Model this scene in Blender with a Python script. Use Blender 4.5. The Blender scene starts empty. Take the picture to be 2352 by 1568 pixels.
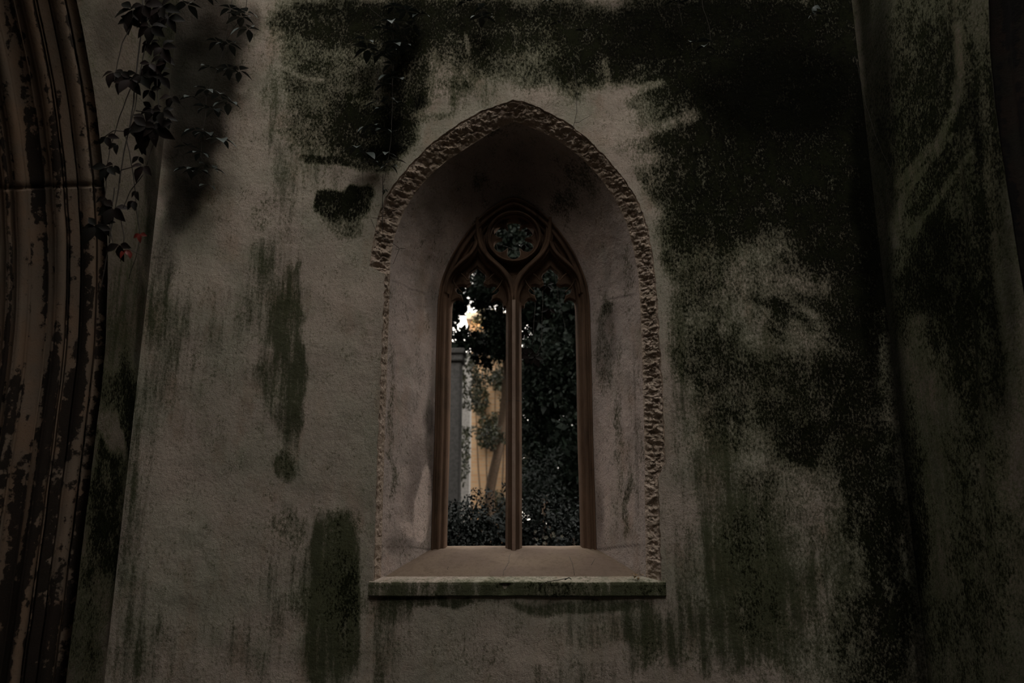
import bpy, math, random
import numpy as np
from mathutils import Vector

random.seed(7); rng = np.random.default_rng(7)
S = bpy.context.scene
COL = S.collection

# ------------------------------------------------------------ camera, sky, sun, exposure
FPX = 1600.0; TILT = math.radians(11.7); CAM = np.array([0.0, -3.5, 1.6])
cam = bpy.data.cameras.new('camera'); camo = bpy.data.objects.new('camera', cam); COL.objects.link(camo)
cam.sensor_width = 36.0; cam.lens = 36.0 * FPX / 2352.0
camo.location = CAM; camo.rotation_euler = (math.pi / 2 + TILT, 0, 0)
cam.dof.use_dof = True; cam.dof.focus_distance = 3.55; cam.dof.aperture_fstop = 1.7
cam.clip_start = 0.05; S.camera = camo

world = bpy.data.worlds.new('overcast_sky'); S.world = world; world.use_nodes = True
wn = world.node_tree; wn.nodes.clear()
wo = wn.nodes.new('ShaderNodeOutputWorld'); wb = wn.nodes.new('ShaderNodeBackground')
tc = wn.nodes.new('ShaderNodeTexCoord'); sx = wn.nodes.new('ShaderNodeSeparateXYZ'); cr = wn.nodes.new('ShaderNodeValToRGB')
cr.color_ramp.elements[0].position = 0.0; cr.color_ramp.elements[0].color = (1.0, 0.90, 0.78, 1)
cr.color_ramp.elements[1].position = 0.6; cr.color_ramp.elements[1].color = (0.96, 0.93, 0.88, 1)
wn.links.new(tc.outputs['Generated'], sx.inputs[0]); wn.links.new(sx.outputs['Z'], cr.inputs[0])
wn.links.new(cr.outputs[0], wb.inputs['Color']); wb.inputs['Strength'].default_value = 3.95
wn.links.new(wb.outputs[0], wo.inputs[0])

sun = bpy.data.lights.new('low_sun', 'SUN'); sun.energy = 22; sun.angle = math.radians(1.5); sun.color = (1.0, 0.72, 0.45)
suno = bpy.data.objects.new('low_sun', sun); COL.objects.link(suno)
suno.rotation_euler = Vector((0.80, 0.56, -0.27)).to_track_quat('-Z', 'Y').to_euler()
suno.location = (-20, -14, 8)

S.view_settings.view_transform = 'Standard'; S.view_settings.look = 'None'
S.view_settings.exposure = 0.0; S.view_settings.gamma = 1.0; S.view_settings.use_curve_mapping = False

# ------------------------------------------------------------ reading positions off the photograph
cF = np.array([0, math.cos(TILT), math.sin(TILT)]); cU = np.array([0, -math.sin(TILT), math.cos(TILT)])
def ray(px, py): return cF + (px - 1176) / FPX * np.array([1.0, 0, 0]) + (784 - py) / FPX * cU
def P(px, py, Y=0.0):
    r = ray(px, py); return CAM + r * (Y - CAM[1]) / r[1]
def PX(px, py, X):
    r = ray(px, py); return CAM + r * X / r[0]
def to_px(v):
    d = np.asarray(v, float) - CAM
    z = np.maximum(d @ cF, 0.05)
    return 1176 + FPX * d[:, 0] / z, 784 - FPX * (d @ cU) / z

# ------------------------------------------------------------ noise
def _h(ix, iy, iz):
    n = (ix * 374761393 + iy * 668265263 + iz * 2147483647 + 1013904223) & 0xffffffff
    n = ((n ^ (n >> 13)) * 1274126177) & 0xffffffff
    n = (n ^ (n >> 16)) & 0xffffffff
    return n / 4294967295.0
def vnoise(p):
    p = np.asarray(p, float); i = np.floor(p).astype(np.int64); f = p - i; f = f * f * (3 - 2 * f)
    r = 0
    for a in (0, 1):
        for b in (0, 1):
            for c in (0, 1):
                w = (f[:, 0] if a else 1 - f[:, 0]) * (f[:, 1] if b else 1 - f[:, 1]) * (f[:, 2] if c else 1 - f[:, 2])
                r = r + w * _h(i[:, 0] + a, i[:, 1] + b, i[:, 2] + c)
    return r * 2 - 1
def fbm(p, sc=1.0, o=4, g=0.5, seed=0):
    p = np.asarray(p, float) * sc + seed * 17.3; r = 0; a = 1.0
    for k in range(o): r = r + a * vnoise(p); p = p * 2.03 + 5.1; a *= g
    return r

# ------------------------------------------------------------ objects
def tag(o, label=None, cat=None, group=None, kind=None):
    if label: o['label'] = label
    if cat: o['category'] = cat
    if group: o['group'] = group
    if kind: o['kind'] = kind
    return o
def empty(name, loc=(0, 0, 0)):
    o = bpy.data.objects.new(name, None); o.location = loc; COL.objects.link(o); o.empty_display_size = 0.1
    return o
def mesh(name, V, Fc, mat, parent=None, smooth=True):
    m = bpy.data.meshes.new(name); V = np.asarray(V, float)
    if parent is not None: V = V - np.array(parent.location if parent.parent is None else parent.location + parent.parent.location)
    if isinstance(Fc, np.ndarray):
        n, k = Fc.shape
        m.vertices.add(len(V)); m.vertices.foreach_set('co', V.ravel())
        m.loops.add(n * k); m.loops.foreach_set('vertex_index', Fc.ravel().astype(np.int32))
        m.polygons.add(n); m.polygons.foreach_set('loop_start', np.arange(0, n * k, k, dtype=np.int32))
        m.update(calc_edges=True); m.validate()
    else:
        m.from_pydata([tuple(v) for v in V], [], [tuple(f) for f in Fc])
    m.polygons.foreach_set('use_smooth', [smooth] * len(m.polygons)); m.update()
    m.materials.append(mat)
    o = bpy.data.objects.new(name, m); COL.objects.link(o)
    if parent is not None: o.parent = parent
    return o
def stain_attr(o, arr):
    a = o.data.color_attributes.new('stain', 'FLOAT_COLOR', 'POINT')
    a.data.foreach_set('color', np.clip(arr, 0, 1).astype(np.float32).ravel())
class MB:
    def __init__(s): s.V = []; s.F = []
    def add(s, V, F):
        n = len(s.V); s.V += [tuple(v) for v in V]; s.F += [tuple(i + n for i in f) for f in F]
    def box(s, a, b):
        x0, y0, z0 = a; x1, y1, z1 = b
        s.add([(x0, y0, z0), (x1, y0, z0), (x1, y1, z0), (x0, y1, z0), (x0, y0, z1), (x1, y0, z1), (x1, y1, z1), (x0, y1, z1)],
              [(0, 3, 2, 1), (4, 5, 6, 7), (0, 1, 5, 4), (1, 2, 6, 5), (2, 3, 7, 6), (3, 0, 4, 7)])
    def tube(s, pts, r, n=6, r1=None):
        pts = [Vector(p) for p in pts]; k = len(pts); V = []; F = []
        for i, p in enumerate(pts):
            t = (pts[min(i + 1, k - 1)] - pts[max(i - 1, 0)]); t = t.normalized() if t.length > 1e-9 else Vector((0, 0, 1))
            a = t.cross(Vector((0.31, 0.9, 0.2))).normalized(); b = t.cross(a)
            rr = r if r1 is None else r + (r1 - r) * i / (k - 1)
            V += [p + (a * math.cos(2 * math.pi * j / n) + b * math.sin(2 * math.pi * j / n)) * rr for j in range(n)]
        for i in range(k - 1):
            for j in range(n):
                j2 = (j + 1) % n; F.append((i * n + j, i * n + j2, (i + 1) * n + j2, (i + 1) * n + j))
        F.append(tuple(range(n))[::-1]); F.append(tuple((k - 1) * n + j for j in range(n)))
        s.add(V, F)
    def build(s, name, mat, parent=None, smooth=True): return mesh(name, s.V, s.F, mat, parent, smooth)
def grid_faces(nu, nv, wrap=False):
    u = np.arange(nu - (0 if wrap else 1)); v = np.arange(nv - 1)
    U, Vv = np.meshgrid(u, v, indexing='ij'); U2 = (U + 1) % nu
    return np.stack([U * nv + Vv, U2 * nv + Vv, U2 * nv + Vv + 1, U * nv + Vv + 1], -1).reshape(-1, 4)
def bevel(o, w=0.006, seg=2):
    m = o.modifiers.new('bevel', 'BEVEL'); m.width = w; m.segments = seg; m.limit_method = 'ANGLE'
    return o

# ------------------------------------------------------------ materials
def new_mat(name):
    m = bpy.data.materials.new(name); m.use_nodes = True; nt = m.node_tree; nt.nodes.clear()
    o = nt.nodes.new('ShaderNodeOutputMaterial'); b = nt.nodes.new('ShaderNodeBsdfPrincipled'); nt.links.new(b.outputs[0], o.inputs[0])
    return m, nt, b
def mapping(nt, scale):
    t = nt.nodes.new('ShaderNodeTexCoord'); mp = nt.nodes.new('ShaderNodeMapping'); mp.inputs['Scale'].default_value = scale
    nt.links.new(t.outputs['Object'], mp.inputs[0]); return mp.outputs[0]
def nz(nt, vec, scale, detail=4, rough=0.55):
    n = nt.nodes.new('ShaderNodeTexNoise'); n.inputs['Scale'].default_value = scale; n.inputs['Detail'].default_value = detail
    n.inputs['Roughness'].default_value = rough; nt.links.new(vec, n.inputs['Vector']); return n.outputs['Fac']
def mixc(nt, fac, a, b, mode='MIX'):
    m = nt.nodes.new('ShaderNodeMix'); m.data_type = 'RGBA'; m.blend_type = mode
    for i, v in ((0, fac), (6, a), (7, b)):
        if hasattr(v, 'links'): nt.links.new(v, m.inputs[i])
        elif i == 0: m.inputs[0].default_value = v
        else: m.inputs[i].default_value = (*v, 1)
    return m.outputs[2]
def math_(nt, op, a, b=None, c=None, clamp=False):
    m = nt.nodes.new('ShaderNodeMath'); m.operation = op; m.use_clamp = clamp
    for i, v in enumerate((a, b, c)):
        if v is None: continue
        if hasattr(v, 'links'): nt.links.new(v, m.inputs[i])
        else: m.inputs[i].default_value = v
    return m.outputs[0]
def ss(nt, v, lo, hi):
    m = nt.nodes.new('ShaderNodeMapRange'); m.interpolation_type = 'SMOOTHSTEP'
    nt.links.new(v, m.inputs[0]); m.inputs[1].default_value = lo; m.inputs[2].default_value = hi; return m.outputs[0]
def bump(nt, bsdf, h, strength, dist):
    b = nt.nodes.new('ShaderNodeBump'); b.inputs['Strength'].default_value = strength; b.inputs['Distance'].default_value = dist
    nt.links.new(h, b.inputs['Height']); nt.links.new(b.outputs[0], bsdf.inputs['Normal'])

def plaster_mat(name, pink, grey, dark_mul=1.0):
    """weathered lime render; the 'stain' attribute carries black mould, green algae, bare pale patches, and painted shade with dark stains"""
    m, nt, b = new_mat(name)
    at = nt.nodes.new('ShaderNodeAttribute'); at.attribute_name = 'stain'
    sp = nt.nodes.new('ShaderNodeSeparateColor'); nt.links.new(at.outputs['Color'], sp.inputs[0])
    mould, green, pale, shade_stain = sp.outputs[0], sp.outputs[1], sp.outputs[2], at.outputs['Alpha']
    iso = mapping(nt, (1, 1, 1)); ver = mapping(nt, (1, 1, 0.45)); run = mapping(nt, (1, 1, 0.09))
    big = nz(nt, iso, 2.2, 5); mid = nz(nt, iso, 9, 5, .6); fine = nz(nt, mapping(nt, (1, 1, .62)), 95, 5, .74); grit = nz(nt, iso, 220, 3, .7)
    streak = nz(nt, run, 26, 5, .6); blot = nz(nt, mapping(nt, (1, 1, .7)), 13, 6, .7)
    base = mixc(nt, ss(nt, big, .38, .62), pink, grey)
    tone = nz(nt, mapping(nt, (1.3, 1, .7)), 4.3, 4, .6); tone2 = nz(nt, mapping(nt, (1, 1, .5)), 6.1, 5, .65)
    base = mixc(nt, math_(nt, 'MULTIPLY', ss(nt, tone, .50, .70), .6), base, (pink[0] * .70, pink[1] * .60, pink[2] * .50))
    base = mixc(nt, math_(nt, 'MULTIPLY', ss(nt, tone2, .52, .72), .55), base, (grey[0] * .62, grey[1] * .70, grey[2] * .60))
    base = mixc(nt, math_(nt, 'MULTIPLY', ss(nt, mid, .45, .75), .45), base, tuple(c * .62 for c in grey))
    base = mixc(nt, math_(nt, 'MULTIPLY', pale, .8), base, tuple(c * 1.3 for c in pink))
    base = mixc(nt, math_(nt, 'MULTIPLY', ss(nt, grit, .35, .75), .5), base, tuple(c * .5 for c in pink))
    gv = math_(nt, 'ADD', green, math_(nt, 'MULTIPLY', math_(nt, 'SUBTRACT', math_(nt, 'ADD', math_(nt, 'MULTIPLY', streak, .6), math_(nt, 'MULTIPLY', fine, .4)), .5), 2.6))
    gm = math_(nt, 'MULTIPLY', ss(nt, gv, .22, .95), .9)
    base = mixc(nt, gm, base, (.034, .042, .018))
    mv = math_(nt, 'ADD', mould, math_(nt, 'MULTIPLY', math_(nt, 'SUBTRACT', math_(nt, 'ADD', math_(nt, 'MULTIPLY', fine, .6), math_(nt, 'MULTIPLY', blot, .4)), .5), 3.6))
    base = mixc(nt, math_(nt, 'MULTIPLY', ss(nt, mv, .05, .50), .72), base, (.085, .088, .050))
    mm = math_(nt, 'MULTIPLY', ss(nt, mv, .40, .90), .96)
    dk = mixc(nt, ss(nt, blot, .42, .66), (.0018, .002, .0011), (.010, .0115, .005))
    base = mixc(nt, mm, base, dk)
    base = mixc(nt, math_(nt, 'MULTIPLY', shade_stain, .93), base, (.0028, .0028, .002))
    nt.links.new(base, b.inputs['Base Color']); b.inputs['Roughness'].default_value = 1; b.inputs['Specular IOR Level'].default_value = .02
    h = math_(nt, 'ADD', math_(nt, 'MULTIPLY', grit, .35), math_(nt, 'ADD', math_(nt, 'MULTIPLY', nz(nt, iso, 60, 5, .6), .6), math_(nt, 'MULTIPLY', mid, 1.6)))
    bump(nt, b, h, .9, .008)
    return m
def stone_mat(name, a, bcol, dark, dlo, dhi, sc=1.0, vs=.25, bs=.6):
    m, nt, b = new_mat(name)
    iso = mapping(nt, (1, 1, 1)); ver = mapping(nt, (1, 1, vs))
    n1 = nz(nt, iso, 3.5 * sc, 5); n2 = nz(nt, ver, 9 * sc, 7, .62); n3 = nz(nt, iso, 120, 4, .7); n4 = nz(nt, ver, 40, 5, .6)
    c = mixc(nt, ss(nt, n1, .38, .62), a, bcol)
    c = mixc(nt, math_(nt, 'MULTIPLY', ss(nt, n4, .45, .7), .5), c, tuple(x * .6 for x in a))
    c = mixc(nt, math_(nt, 'MULTIPLY', ss(nt, n2, dlo, dhi), .9), c, dark)
    c = mixc(nt, math_(nt, 'MULTIPLY', ss(nt, n3, .5, .75), .4), c, tuple(x * .45 for x in a))
    nt.links.new(c, b.inputs['Base Color']); b.inputs['Roughness'].default_value = .92; b.inputs['Specular IOR Level'].default_value = .07
    bump(nt, b, math_(nt, 'ADD', n3, math_(nt, 'MULTIPLY', n2, 1.5)), bs, .005)
    return m
def leaf_mat(name, c1, c2, rough=.42, spec=.5):
    m, nt, b = new_mat(name)
    n = nz(nt, mapping(nt, (1, 1, 1)), 9, 3)
    nt.links.new(mixc(nt, ss(nt, n, .35, .65), c1, c2), b.inputs['Base Color'])
    b.inputs['Roughness'].default_value = rough; b.inputs['Specular IOR Level'].default_value = spec
    return m
def plain_mat(name, c, rough=.8):
    m, nt, b = new_mat(name); n = nz(nt, mapping(nt, (1, 1, 1)), 30, 4)
    nt.links.new(mixc(nt, ss(nt, n, .35, .7), c, tuple(x * .6 for x in c)), b.inputs['Base Color']); b.inputs['Roughness'].default_value = rough
    return m
M = {}
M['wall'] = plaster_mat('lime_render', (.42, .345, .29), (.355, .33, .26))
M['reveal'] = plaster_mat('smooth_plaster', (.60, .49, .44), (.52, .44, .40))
M['side'] = plaster_mat('shaded_render', (.17, .14, .115), (.12, .115, .088))  # same render, darkened to stand in for shade at the sides
M['rough'] = stone_mat('broken_render_edge', (.54, .43, .35), (.46, .36, .28), (.2, .14, .10), .55, .8, 1.5, 1.0, 1.6)
M['tracery'] = stone_mat('brown_limestone', (.125, .076, .050), (.082, .052, .035), (.022, .014, .010), .5, .75, 1, .15)
M['mullion'] = stone_mat('pale_worn_limestone', (.34, .25, .20), (.24, .165, .125), (.09, .055, .04), .55, .8, 1, .12)
M['sill'] = stone_mat('buff_render_sill', (.165, .122, .088), (.14, .102, .078), (.085, .065, .05), .55, .8, 1, 1.0, .35)
M['ledge'] = stone_mat('mossy_ledge', (.20, .185, .14), (.12, .12, .08), (.045, .048, .028), .45, .65, 1, 1.0)
def arch_mat(name, a, bcol, dark):
    m, nt, b = new_mat(name); at = nt.nodes.new('ShaderNodeAttribute'); at.attribute_name = 'stain'
    sp = nt.nodes.new('ShaderNodeSeparateColor'); nt.links.new(at.outputs['Color'], sp.inputs[0])
    iso = mapping(nt, (1, 1, 1)); n1 = nz(nt, iso, 5, 5); n3 = nz(nt, iso, 90, 4, .7); n2 = nz(nt, iso, 22, 6, .65)
    c = mixc(nt, ss(nt, n1, .38, .62), a, bcol); c = mixc(nt, sp.outputs[1], c, tuple(x * 1.5 for x in bcol))
    v = math_(nt, 'ADD', sp.outputs[0], math_(nt, 'MULTIPLY', math_(nt, 'SUBTRACT', n2, .5), 1.1))
    c = mixc(nt, math_(nt, 'MULTIPLY', ss(nt, v, .46, .56), .93), c, dark)
    c = mixc(nt, math_(nt, 'MULTIPLY', ss(nt, n3, .55, .75), .5), c, tuple(x * .35 for x in a))
    nt.links.new(c, b.inputs['Base Color']); b.inputs['Roughness'].default_value = .92; b.inputs['Specular IOR Level'].default_value = .07
    bump(nt, b, math_(nt, 'ADD', n3, math_(nt, 'MULTIPLY', n2, 1.2)), .6, .004)
    return m
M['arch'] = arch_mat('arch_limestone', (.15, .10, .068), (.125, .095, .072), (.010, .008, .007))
M['arch_dark'] = arch_mat('shaded_limestone', (.016, .010, .008), (.010, .009, .007), (.006, .005, .005))  # arch limestone again, darkened in place of shade on the right
M['ashlar'] = stone_mat('blocker_ashlar', (.075, .065, .055), (.055, .05, .04), (.02, .02, .015), .5, .65)
M['leaf'] = leaf_mat('creeper_leaf', (.085, .10, .095), (.045, .055, .05), .45, .4)
M['leaf_dark'] = leaf_mat('purple_creeper_leaf', (.013, .007, .006), (.007, .007, .005), .6, .12)
M['leaf_red'] = leaf_mat('autumn_leaf', (.16, .018, .012), (.10, .02, .012), .5, .4)
M['stem'] = plain_mat('creeper_stem', (.030, .022, .016))
M['stem_pale'] = plain_mat('dry_tendril', (.10, .07, .045))
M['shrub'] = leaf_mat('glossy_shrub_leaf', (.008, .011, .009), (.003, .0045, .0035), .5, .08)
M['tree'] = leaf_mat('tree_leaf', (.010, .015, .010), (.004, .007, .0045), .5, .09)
M['olive'] = leaf_mat('olive_leaf', (.045, .045, .016), (.02, .026, .012), .5, .4)
M['bark'] = plain_mat('bark', (.12, .075, .045))
M['pale_stone'] = plain_mat('pale_masonry', (.36, .34, .32))
M['grey_stone'] = plain_mat('grey_masonry', (.085, .08, .075))
M['earth'] = plain_mat('damp_earth', (.028, .024, .018), .95)
M['debris'] = plain_mat('dry_leaf_litter', (.20, .12, .04))
M['flower'] = plain_mat('white_blossom', (.5, .5, .42))

def brick_mat():
    m, nt, b = new_mat('orange_stock_brick')
    t = nt.nodes.new('ShaderNodeTexCoord'); mp = nt.nodes.new('ShaderNodeMapping'); mp.inputs['Rotation'].default_value = (math.pi / 2, 0, 0)
    nt.links.new(t.outputs['Object'], mp.inputs[0])
    br = nt.nodes.new('ShaderNodeTexBrick'); nt.links.new(mp.outputs[0], br.inputs[0])
    br.inputs['Color1'].default_value = (.60, .38, .21, 1); br.inputs['Color2'].default_value = (.52, .31, .16, 1); br.inputs['Mortar'].default_value = (.5, .38, .26, 1)
    br.inputs['Scale'].default_value = 1; br.inputs['Brick Width'].default_value = .22; br.inputs['Row Height'].default_value = .075; br.inputs['Mortar Size'].default_value = .01
    nt.links.new(br.outputs[0], b.inputs['Base Color']); b.inputs['Roughness'].default_value = .9
    return m
M['brick'] = brick_mat()

# ------------------------------------------------------------ stain maps (growth on the walls, plus painted vine and corner shade)
def field(px, py, blobs, wob, amp=22):
    """blobs: (x, y, rx, ry, strength, rot, soft)"""
    r = np.zeros(len(px)); qx = px + wob[0] * amp; qy = py + wob[1] * amp
    for bl in blobs:
        x, y, rx, ry, s = bl[:5]; rot = math.radians(bl[5] if len(bl) > 5 else 0); soft = bl[6] if len(bl) > 6 else .45
        dx = qx - x; dy = qy - y; c, sn = math.cos(rot), math.sin(rot)
        d = np.sqrt(((dx * c + dy * sn) / rx) ** 2 + ((-dx * sn + dy * c) / ry) ** 2)
        v = np.clip((1 + soft - d) / (2 * soft), 0, 1); v = v * v * (3 - 2 * v) * s
        r = 1 - (1 - r) * (1 - v)
    return r
def strokes(px, py, lst):
    """lst: ([(x,y)...], width, strength)"""
    r = np.zeros(len(px))
    for pts, w, s in lst:
        best = np.full(len(px), 1e9)
        for (x0, y0), (x1, y1) in zip(pts[:-1], pts[1:]):
            dx, dy = x1 - x0, y1 - y0; t = np.clip(((px - x0) * dx + (py - y0) * dy) / (dx * dx + dy * dy), 0, 1)
            best = np.minimum(best, np.hypot(px - x0 - t * dx, py - y0 - t * dy))
        r = np.maximum(r, s * np.clip(1.4 - best / w, 0, 1))
    return r
MOULD = [(1300, -330, 1100, 230, .75, 0, .4), (1900, -600, 700, 500, .8, 0, .4), (1750, 620, 260, 90, .30, 0, .7), (1800, 850, 260, 260, .30, 0, .6), (1850, 1300, 240, 300, .30, 0, .6), (1150, 100, 300, 110, .35, 0, .5), (1560, 380, 60, 200, .4, -20, .6), (800, 200, 190, 190, .25, 0, .5), (860, 305, 95, 85, .85), (770, 240, 115, 130, .52), (690, 110, 60, 90, .35), (760, 50, 120, 55, .75), (890, 60, 130, 75, .8), (940, 180, 40, 90, .75),
         (930, 310, 45, 60, .8), (745, 368, 62, 13, .75, 10, .3), (860, 390, 70, 12, .4), (775, 462, 62, 24, .85, 0, .25), (748, 482, 34, 40, .85, 0, .2), (795, 476, 44, 40, .85, 0, .2), (836, 470, 26, 36, .8, 0, .25), (722, 470, 12, 26, .7), (790, 522, 62, 20, .5), (1000, 265, 60, 14, .45, -8),
         (1010, 30, 150, 50, .8), (1060, 90, 110, 50, .65), (1260, 50, 220, 55, .8), (1200, 150, 110, 48, .42), (1110, 150, 60, 40, .4), (1040, 205, 35, 25, .4),
         (1400, 110, 130, 80, .85), (1340, 170, 80, 45, .7), (1490, 250, 60, 40, .35), (1560, 90, 180, 110, .95), (1560, 200, 70, 50, .6), (1750, 100, 250, 140, 1),
         (1760, 290, 210, 160, 1.0), (1600, 330, 130, 38, .72, 0, .5), (1580, 420, 110, 60, .72), (1640, 500, 110, 90, .78), (1780, 460, 150, 90, .86), (1900, 500, 110, 130, .9),
         (1960, 200, 90, 300, 1.0), (2000, 560, 50, 300, .95), (1540, 560, 60, 60, .45), (1600, 640, 70, 60, .4), (1880, 600, 90, 40, .6), (1950, 680, 70, 90, .7),
         (1800, 715, 90, 16, .62, 25), (1790, 740, 30, 60, .6), (1870, 705, 50, 14, .55, 10), (1600, 760, 90, 90, .38), (1640, 830, 100, 60, .45), (1700, 900, 100, 70, .45),
         (1860, 860, 120, 50, .62), (1950, 830, 60, 130, .6), (1850, 960, 110, 60, .62), (1835, 1030, 60, 45, .8), (1960, 1000, 70, 110, .62), (1660, 985, 60, 50, .45),
         (2000, 1150, 60, 120, .55), (1740, 1100, 50, 40, .3), (2040, 1350, 50, 250, .6), (1990, 1480, 80, 120, .45), (1720, 1230, 70, 90, .42), (1740, 1400, 60, 80, .38),
         (775, 1200, 52, 40, .45), (770, 1300, 50, 60, .55), (745, 1400, 70, 60, .45), (800, 1420, 30, 120, .5), (650, 1215, 40, 40, .3),
         (1070, 1500, 60, 30, .2), (1490, 1480, 35, 60, .45), (1150, 25, 60, 30, .5), (600, 490, 25, 30, .3), (655, 1060, 28, 35, .35)]
GREEN = [(900, -500, 900, 380, .6, 0, .5), (625, 230, 22, 170, .38), (640, 470, 24, 120, .42), (620, 690, 85, 100, .62), (640, 860, 65, 130, .45), (690, 700, 14, 120, .6), (690, 900, 10, 140, .6), (665, 760, 40, 110, .72), (630, 870, 45, 60, .5), (665, 930, 30, 110, .75), (650, 1065, 34, 32, .8),
         (590, 590, 40, 50, .5), (760, 1290, 75, 135, .95, 0, .22), (770, 1450, 80, 150, .92, 0, .3), (650, 1350, 60, 90, .45), (640, 1180, 40, 40, .45), (600, 1480, 80, 70, .38),
         (430, 820, 110, 180, .36), (370, 700, 40, 200, .5), (330, 980, 40, 120, .5), (300, 1250, 40, 240, .55), (270, 1500, 40, 100, .45), (500, 1000, 80, 60, .25),
         (760, 330, 170, 170, .35), (960, 170, 160, 70, .30), (1050, 220, 130, 40, .35), (330, 1480, 60, 120, .3), (440, 1480, 160, 70, .25), (1640, 1110, 60, 110, .72), (1720, 1230, 100, 130, .75), (1730, 1400, 130, 130, .72),  # faint lower-left green paints in light falloff toward the edge
         (1600, 1300, 50, 120, .55), (1640, 1480, 110, 80, .55), (1850, 1420, 120, 120, .5), (1830, 1280, 90, 60, .45), (1960, 1250, 80, 160, .5), (1650, 850, 130, 220, .42),
         (1850, 880, 130, 150, .5), (1600, 560, 120, 120, .5), (1550, 900, 25, 400, .38), (1560, 1450, 30, 100, .5), (1000, 1385, 120, 16, .8), (1330, 1385, 170, 16, .8), (1180, 1430, 60, 40, .25),
         (1370, 1440, 110, 50, .55), (1480, 1450, 50, 90, .8), (890, 1400, 60, 40, .75), (860, 1500, 50, 80, .6), (960, 1470, 60, 40, .3), (1330, 1540, 200, 30, .4), (850, 1300, 16, 60, .4), (830, 1350, 40, 16, .6),
         (300, 700, 50, 90, .6), (290, 560, 40, 90, .4), (2130, 500, 60, 100, .5), (2200, 1200, 100, 300, .4)]
PALE = [(1180, 1480, 260, 80, .4, 0, .6), (780, 800, 80, 300, .25, 0, .6), (540, 350, 70, 90, .5), (450, 640, 60, 60, .6), (560, 500, 90, 80, .35), (790, 660, 80, 60, .5), (1220, 215, 60, 20, .6), (1440, 300, 60, 30, .5), (370, 1060, 60, 60, .55),
        (440, 1150, 90, 60, .4), (790, 1080, 60, 120, .25), (1200, 1500, 110, 50, .45), (1820, 650, 90, 45, .5), (1860, 765, 60, 22, .6), (1900, 1120, 70, 90, .45, 60), (700, 440, 80, 40, .4), (360, 1250, 60, 100, .3)]
SHADE_STAIN = [(480, 60, 105, 85, .92, 0, .25), (470, 180, 80, 90, .92, 0, .3), (455, 290, 66, 90, .92, 0, .3), (432, 390, 56, 80, .92, 0, .3), (412, 470, 42, 55, .8, 0, .4), (395, 200, 40, 300, .8, 0, .5), (590, 40, 16, 40, .5), (385, 560, 26, 80, .4, 0, .6),  # vine's soft shadow painted in, along with mould around it
        (900, 230, 24, 130, .8), (890, 345, 45, 22, .7), (930, 70, 45, 90, .6), (960, 225, 18, 16, .8), (800, 20, 120, 26, .5), (1800, 210, 190, 120, .85), (1990, 420, 32, 280, .9),
        (2010, 760, 20, 230, .7), (1650, 30, 260, 60, .6), (1300, 15, 300, 26, .5), (2060, 1150, 20, 320, .7), (2085, 1450, 22, 200, .6), (1480, 110, 100, 60, .4)]
WALL_NEG = [([(1340, 222), (1430, 215), (1520, 190)], 9, .5), ([(1400, 318), (1500, 300), (1600, 262)], 13, .38), ([(640, 150), (690, 175), (740, 185)], 5, .4), ([(810, 232), (880, 240)], 6, .3),
            ([(1070, 78), (1076, 120)], 5, .5), ([(640, 130), (650, 250)], 10, .5), ([(1390, 140), (1398, 200)], 8, .4)]
def CORNER(px, py, w): return strokes(px, py, [([(1985, 0), (2010, 300), (2035, 640), (2070, 1000), (2105, 1400), (2118, 1568)], w, .9)])  # shade in the right corner, painted into the wall colour
def wall_stain_shade(V):
    px, py = to_px(V); w = (fbm(V, 4.5, 3, seed=1), fbm(V, 4.5, 3, seed=2))
    neg = strokes(px, py, WALL_NEG)
    m = field(px, py, MOULD, w) * (1 - neg); g = field(px, py, GREEN, w); p = field(px, py, PALE, w); s = field(px, py, SHADE_STAIN, w, 14) * (1 - .6 * neg)
    box = np.clip((px - 821) / 9, 0, 1) * np.clip((866 - px) / 16, 0, 1) * (py > 1140); g *= 1 - .7 * box; m *= 1 - .7 * box
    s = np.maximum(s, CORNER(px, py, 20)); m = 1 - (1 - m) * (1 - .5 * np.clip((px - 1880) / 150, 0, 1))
    near = strokes(px, py, [(RIM_OUT, 22, .9)])          # clean margin of newer render round the opening
    m *= 1 - near * .9; g *= 1 - near * .5
    return np.stack([m, g, p, s], 1)

# ------------------------------------------------------------ window opening outlines, in photograph pixels
RIM_OUT = [(858, 1336), (862, 1200), (868, 1000), (874, 850), (881, 700), (884, 628), (849, 622), (852, 590), (856, 560), (866, 505), (880, 465), (902, 428), (938, 383), (985, 335), (1020, 307), (1060, 280), (1110, 252), (1150, 238), (1178, 229),
           (1200, 232), (1245, 250), (1300, 279), (1345, 313), (1400, 370), (1440, 420), (1468, 465), (1488, 520), (1500, 590), (1508, 660), (1514, 760), (1522, 880), (1527, 1000), (1528, 1062), (1512, 1100), (1516, 1200), (1520, 1336)]
RIM_IN = [(875, 1332), (878, 1200), (884, 1000), (889, 850), (894, 700), (896, 622), (896, 612), (898, 590), (902, 560), (912, 525), (928, 485), (955, 440), (985, 405), (1025, 370), (1060, 348), (1095, 325), (1130, 303), (1160, 287), (1181, 280),
          (1205, 287), (1250, 305), (1300, 335), (1335, 362), (1380, 410), (1415, 460), (1438, 510), (1452, 560), (1464, 620), (1470, 690), (1474, 790), (1477, 900), (1480, 1020), (1482, 1080), (1480, 1110), (1482, 1200), (1484, 1332)]
FRM_OUT = [(990, 1262), (993, 1150), (998, 1000), (1001, 850), (1004, 740), (1005, 700), (1007, 680), (1011, 655), (1017, 635), (1026, 612), (1040, 583), (1055, 558), (1075, 530), (1096, 505), (1113, 489), (1130, 476), (1148, 465), (1165, 457), (1180, 453)]
FRM_OUT = FRM_OUT + [(2360 - x, y) for x, y in FRM_OUT[-2::-1]]
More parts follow.
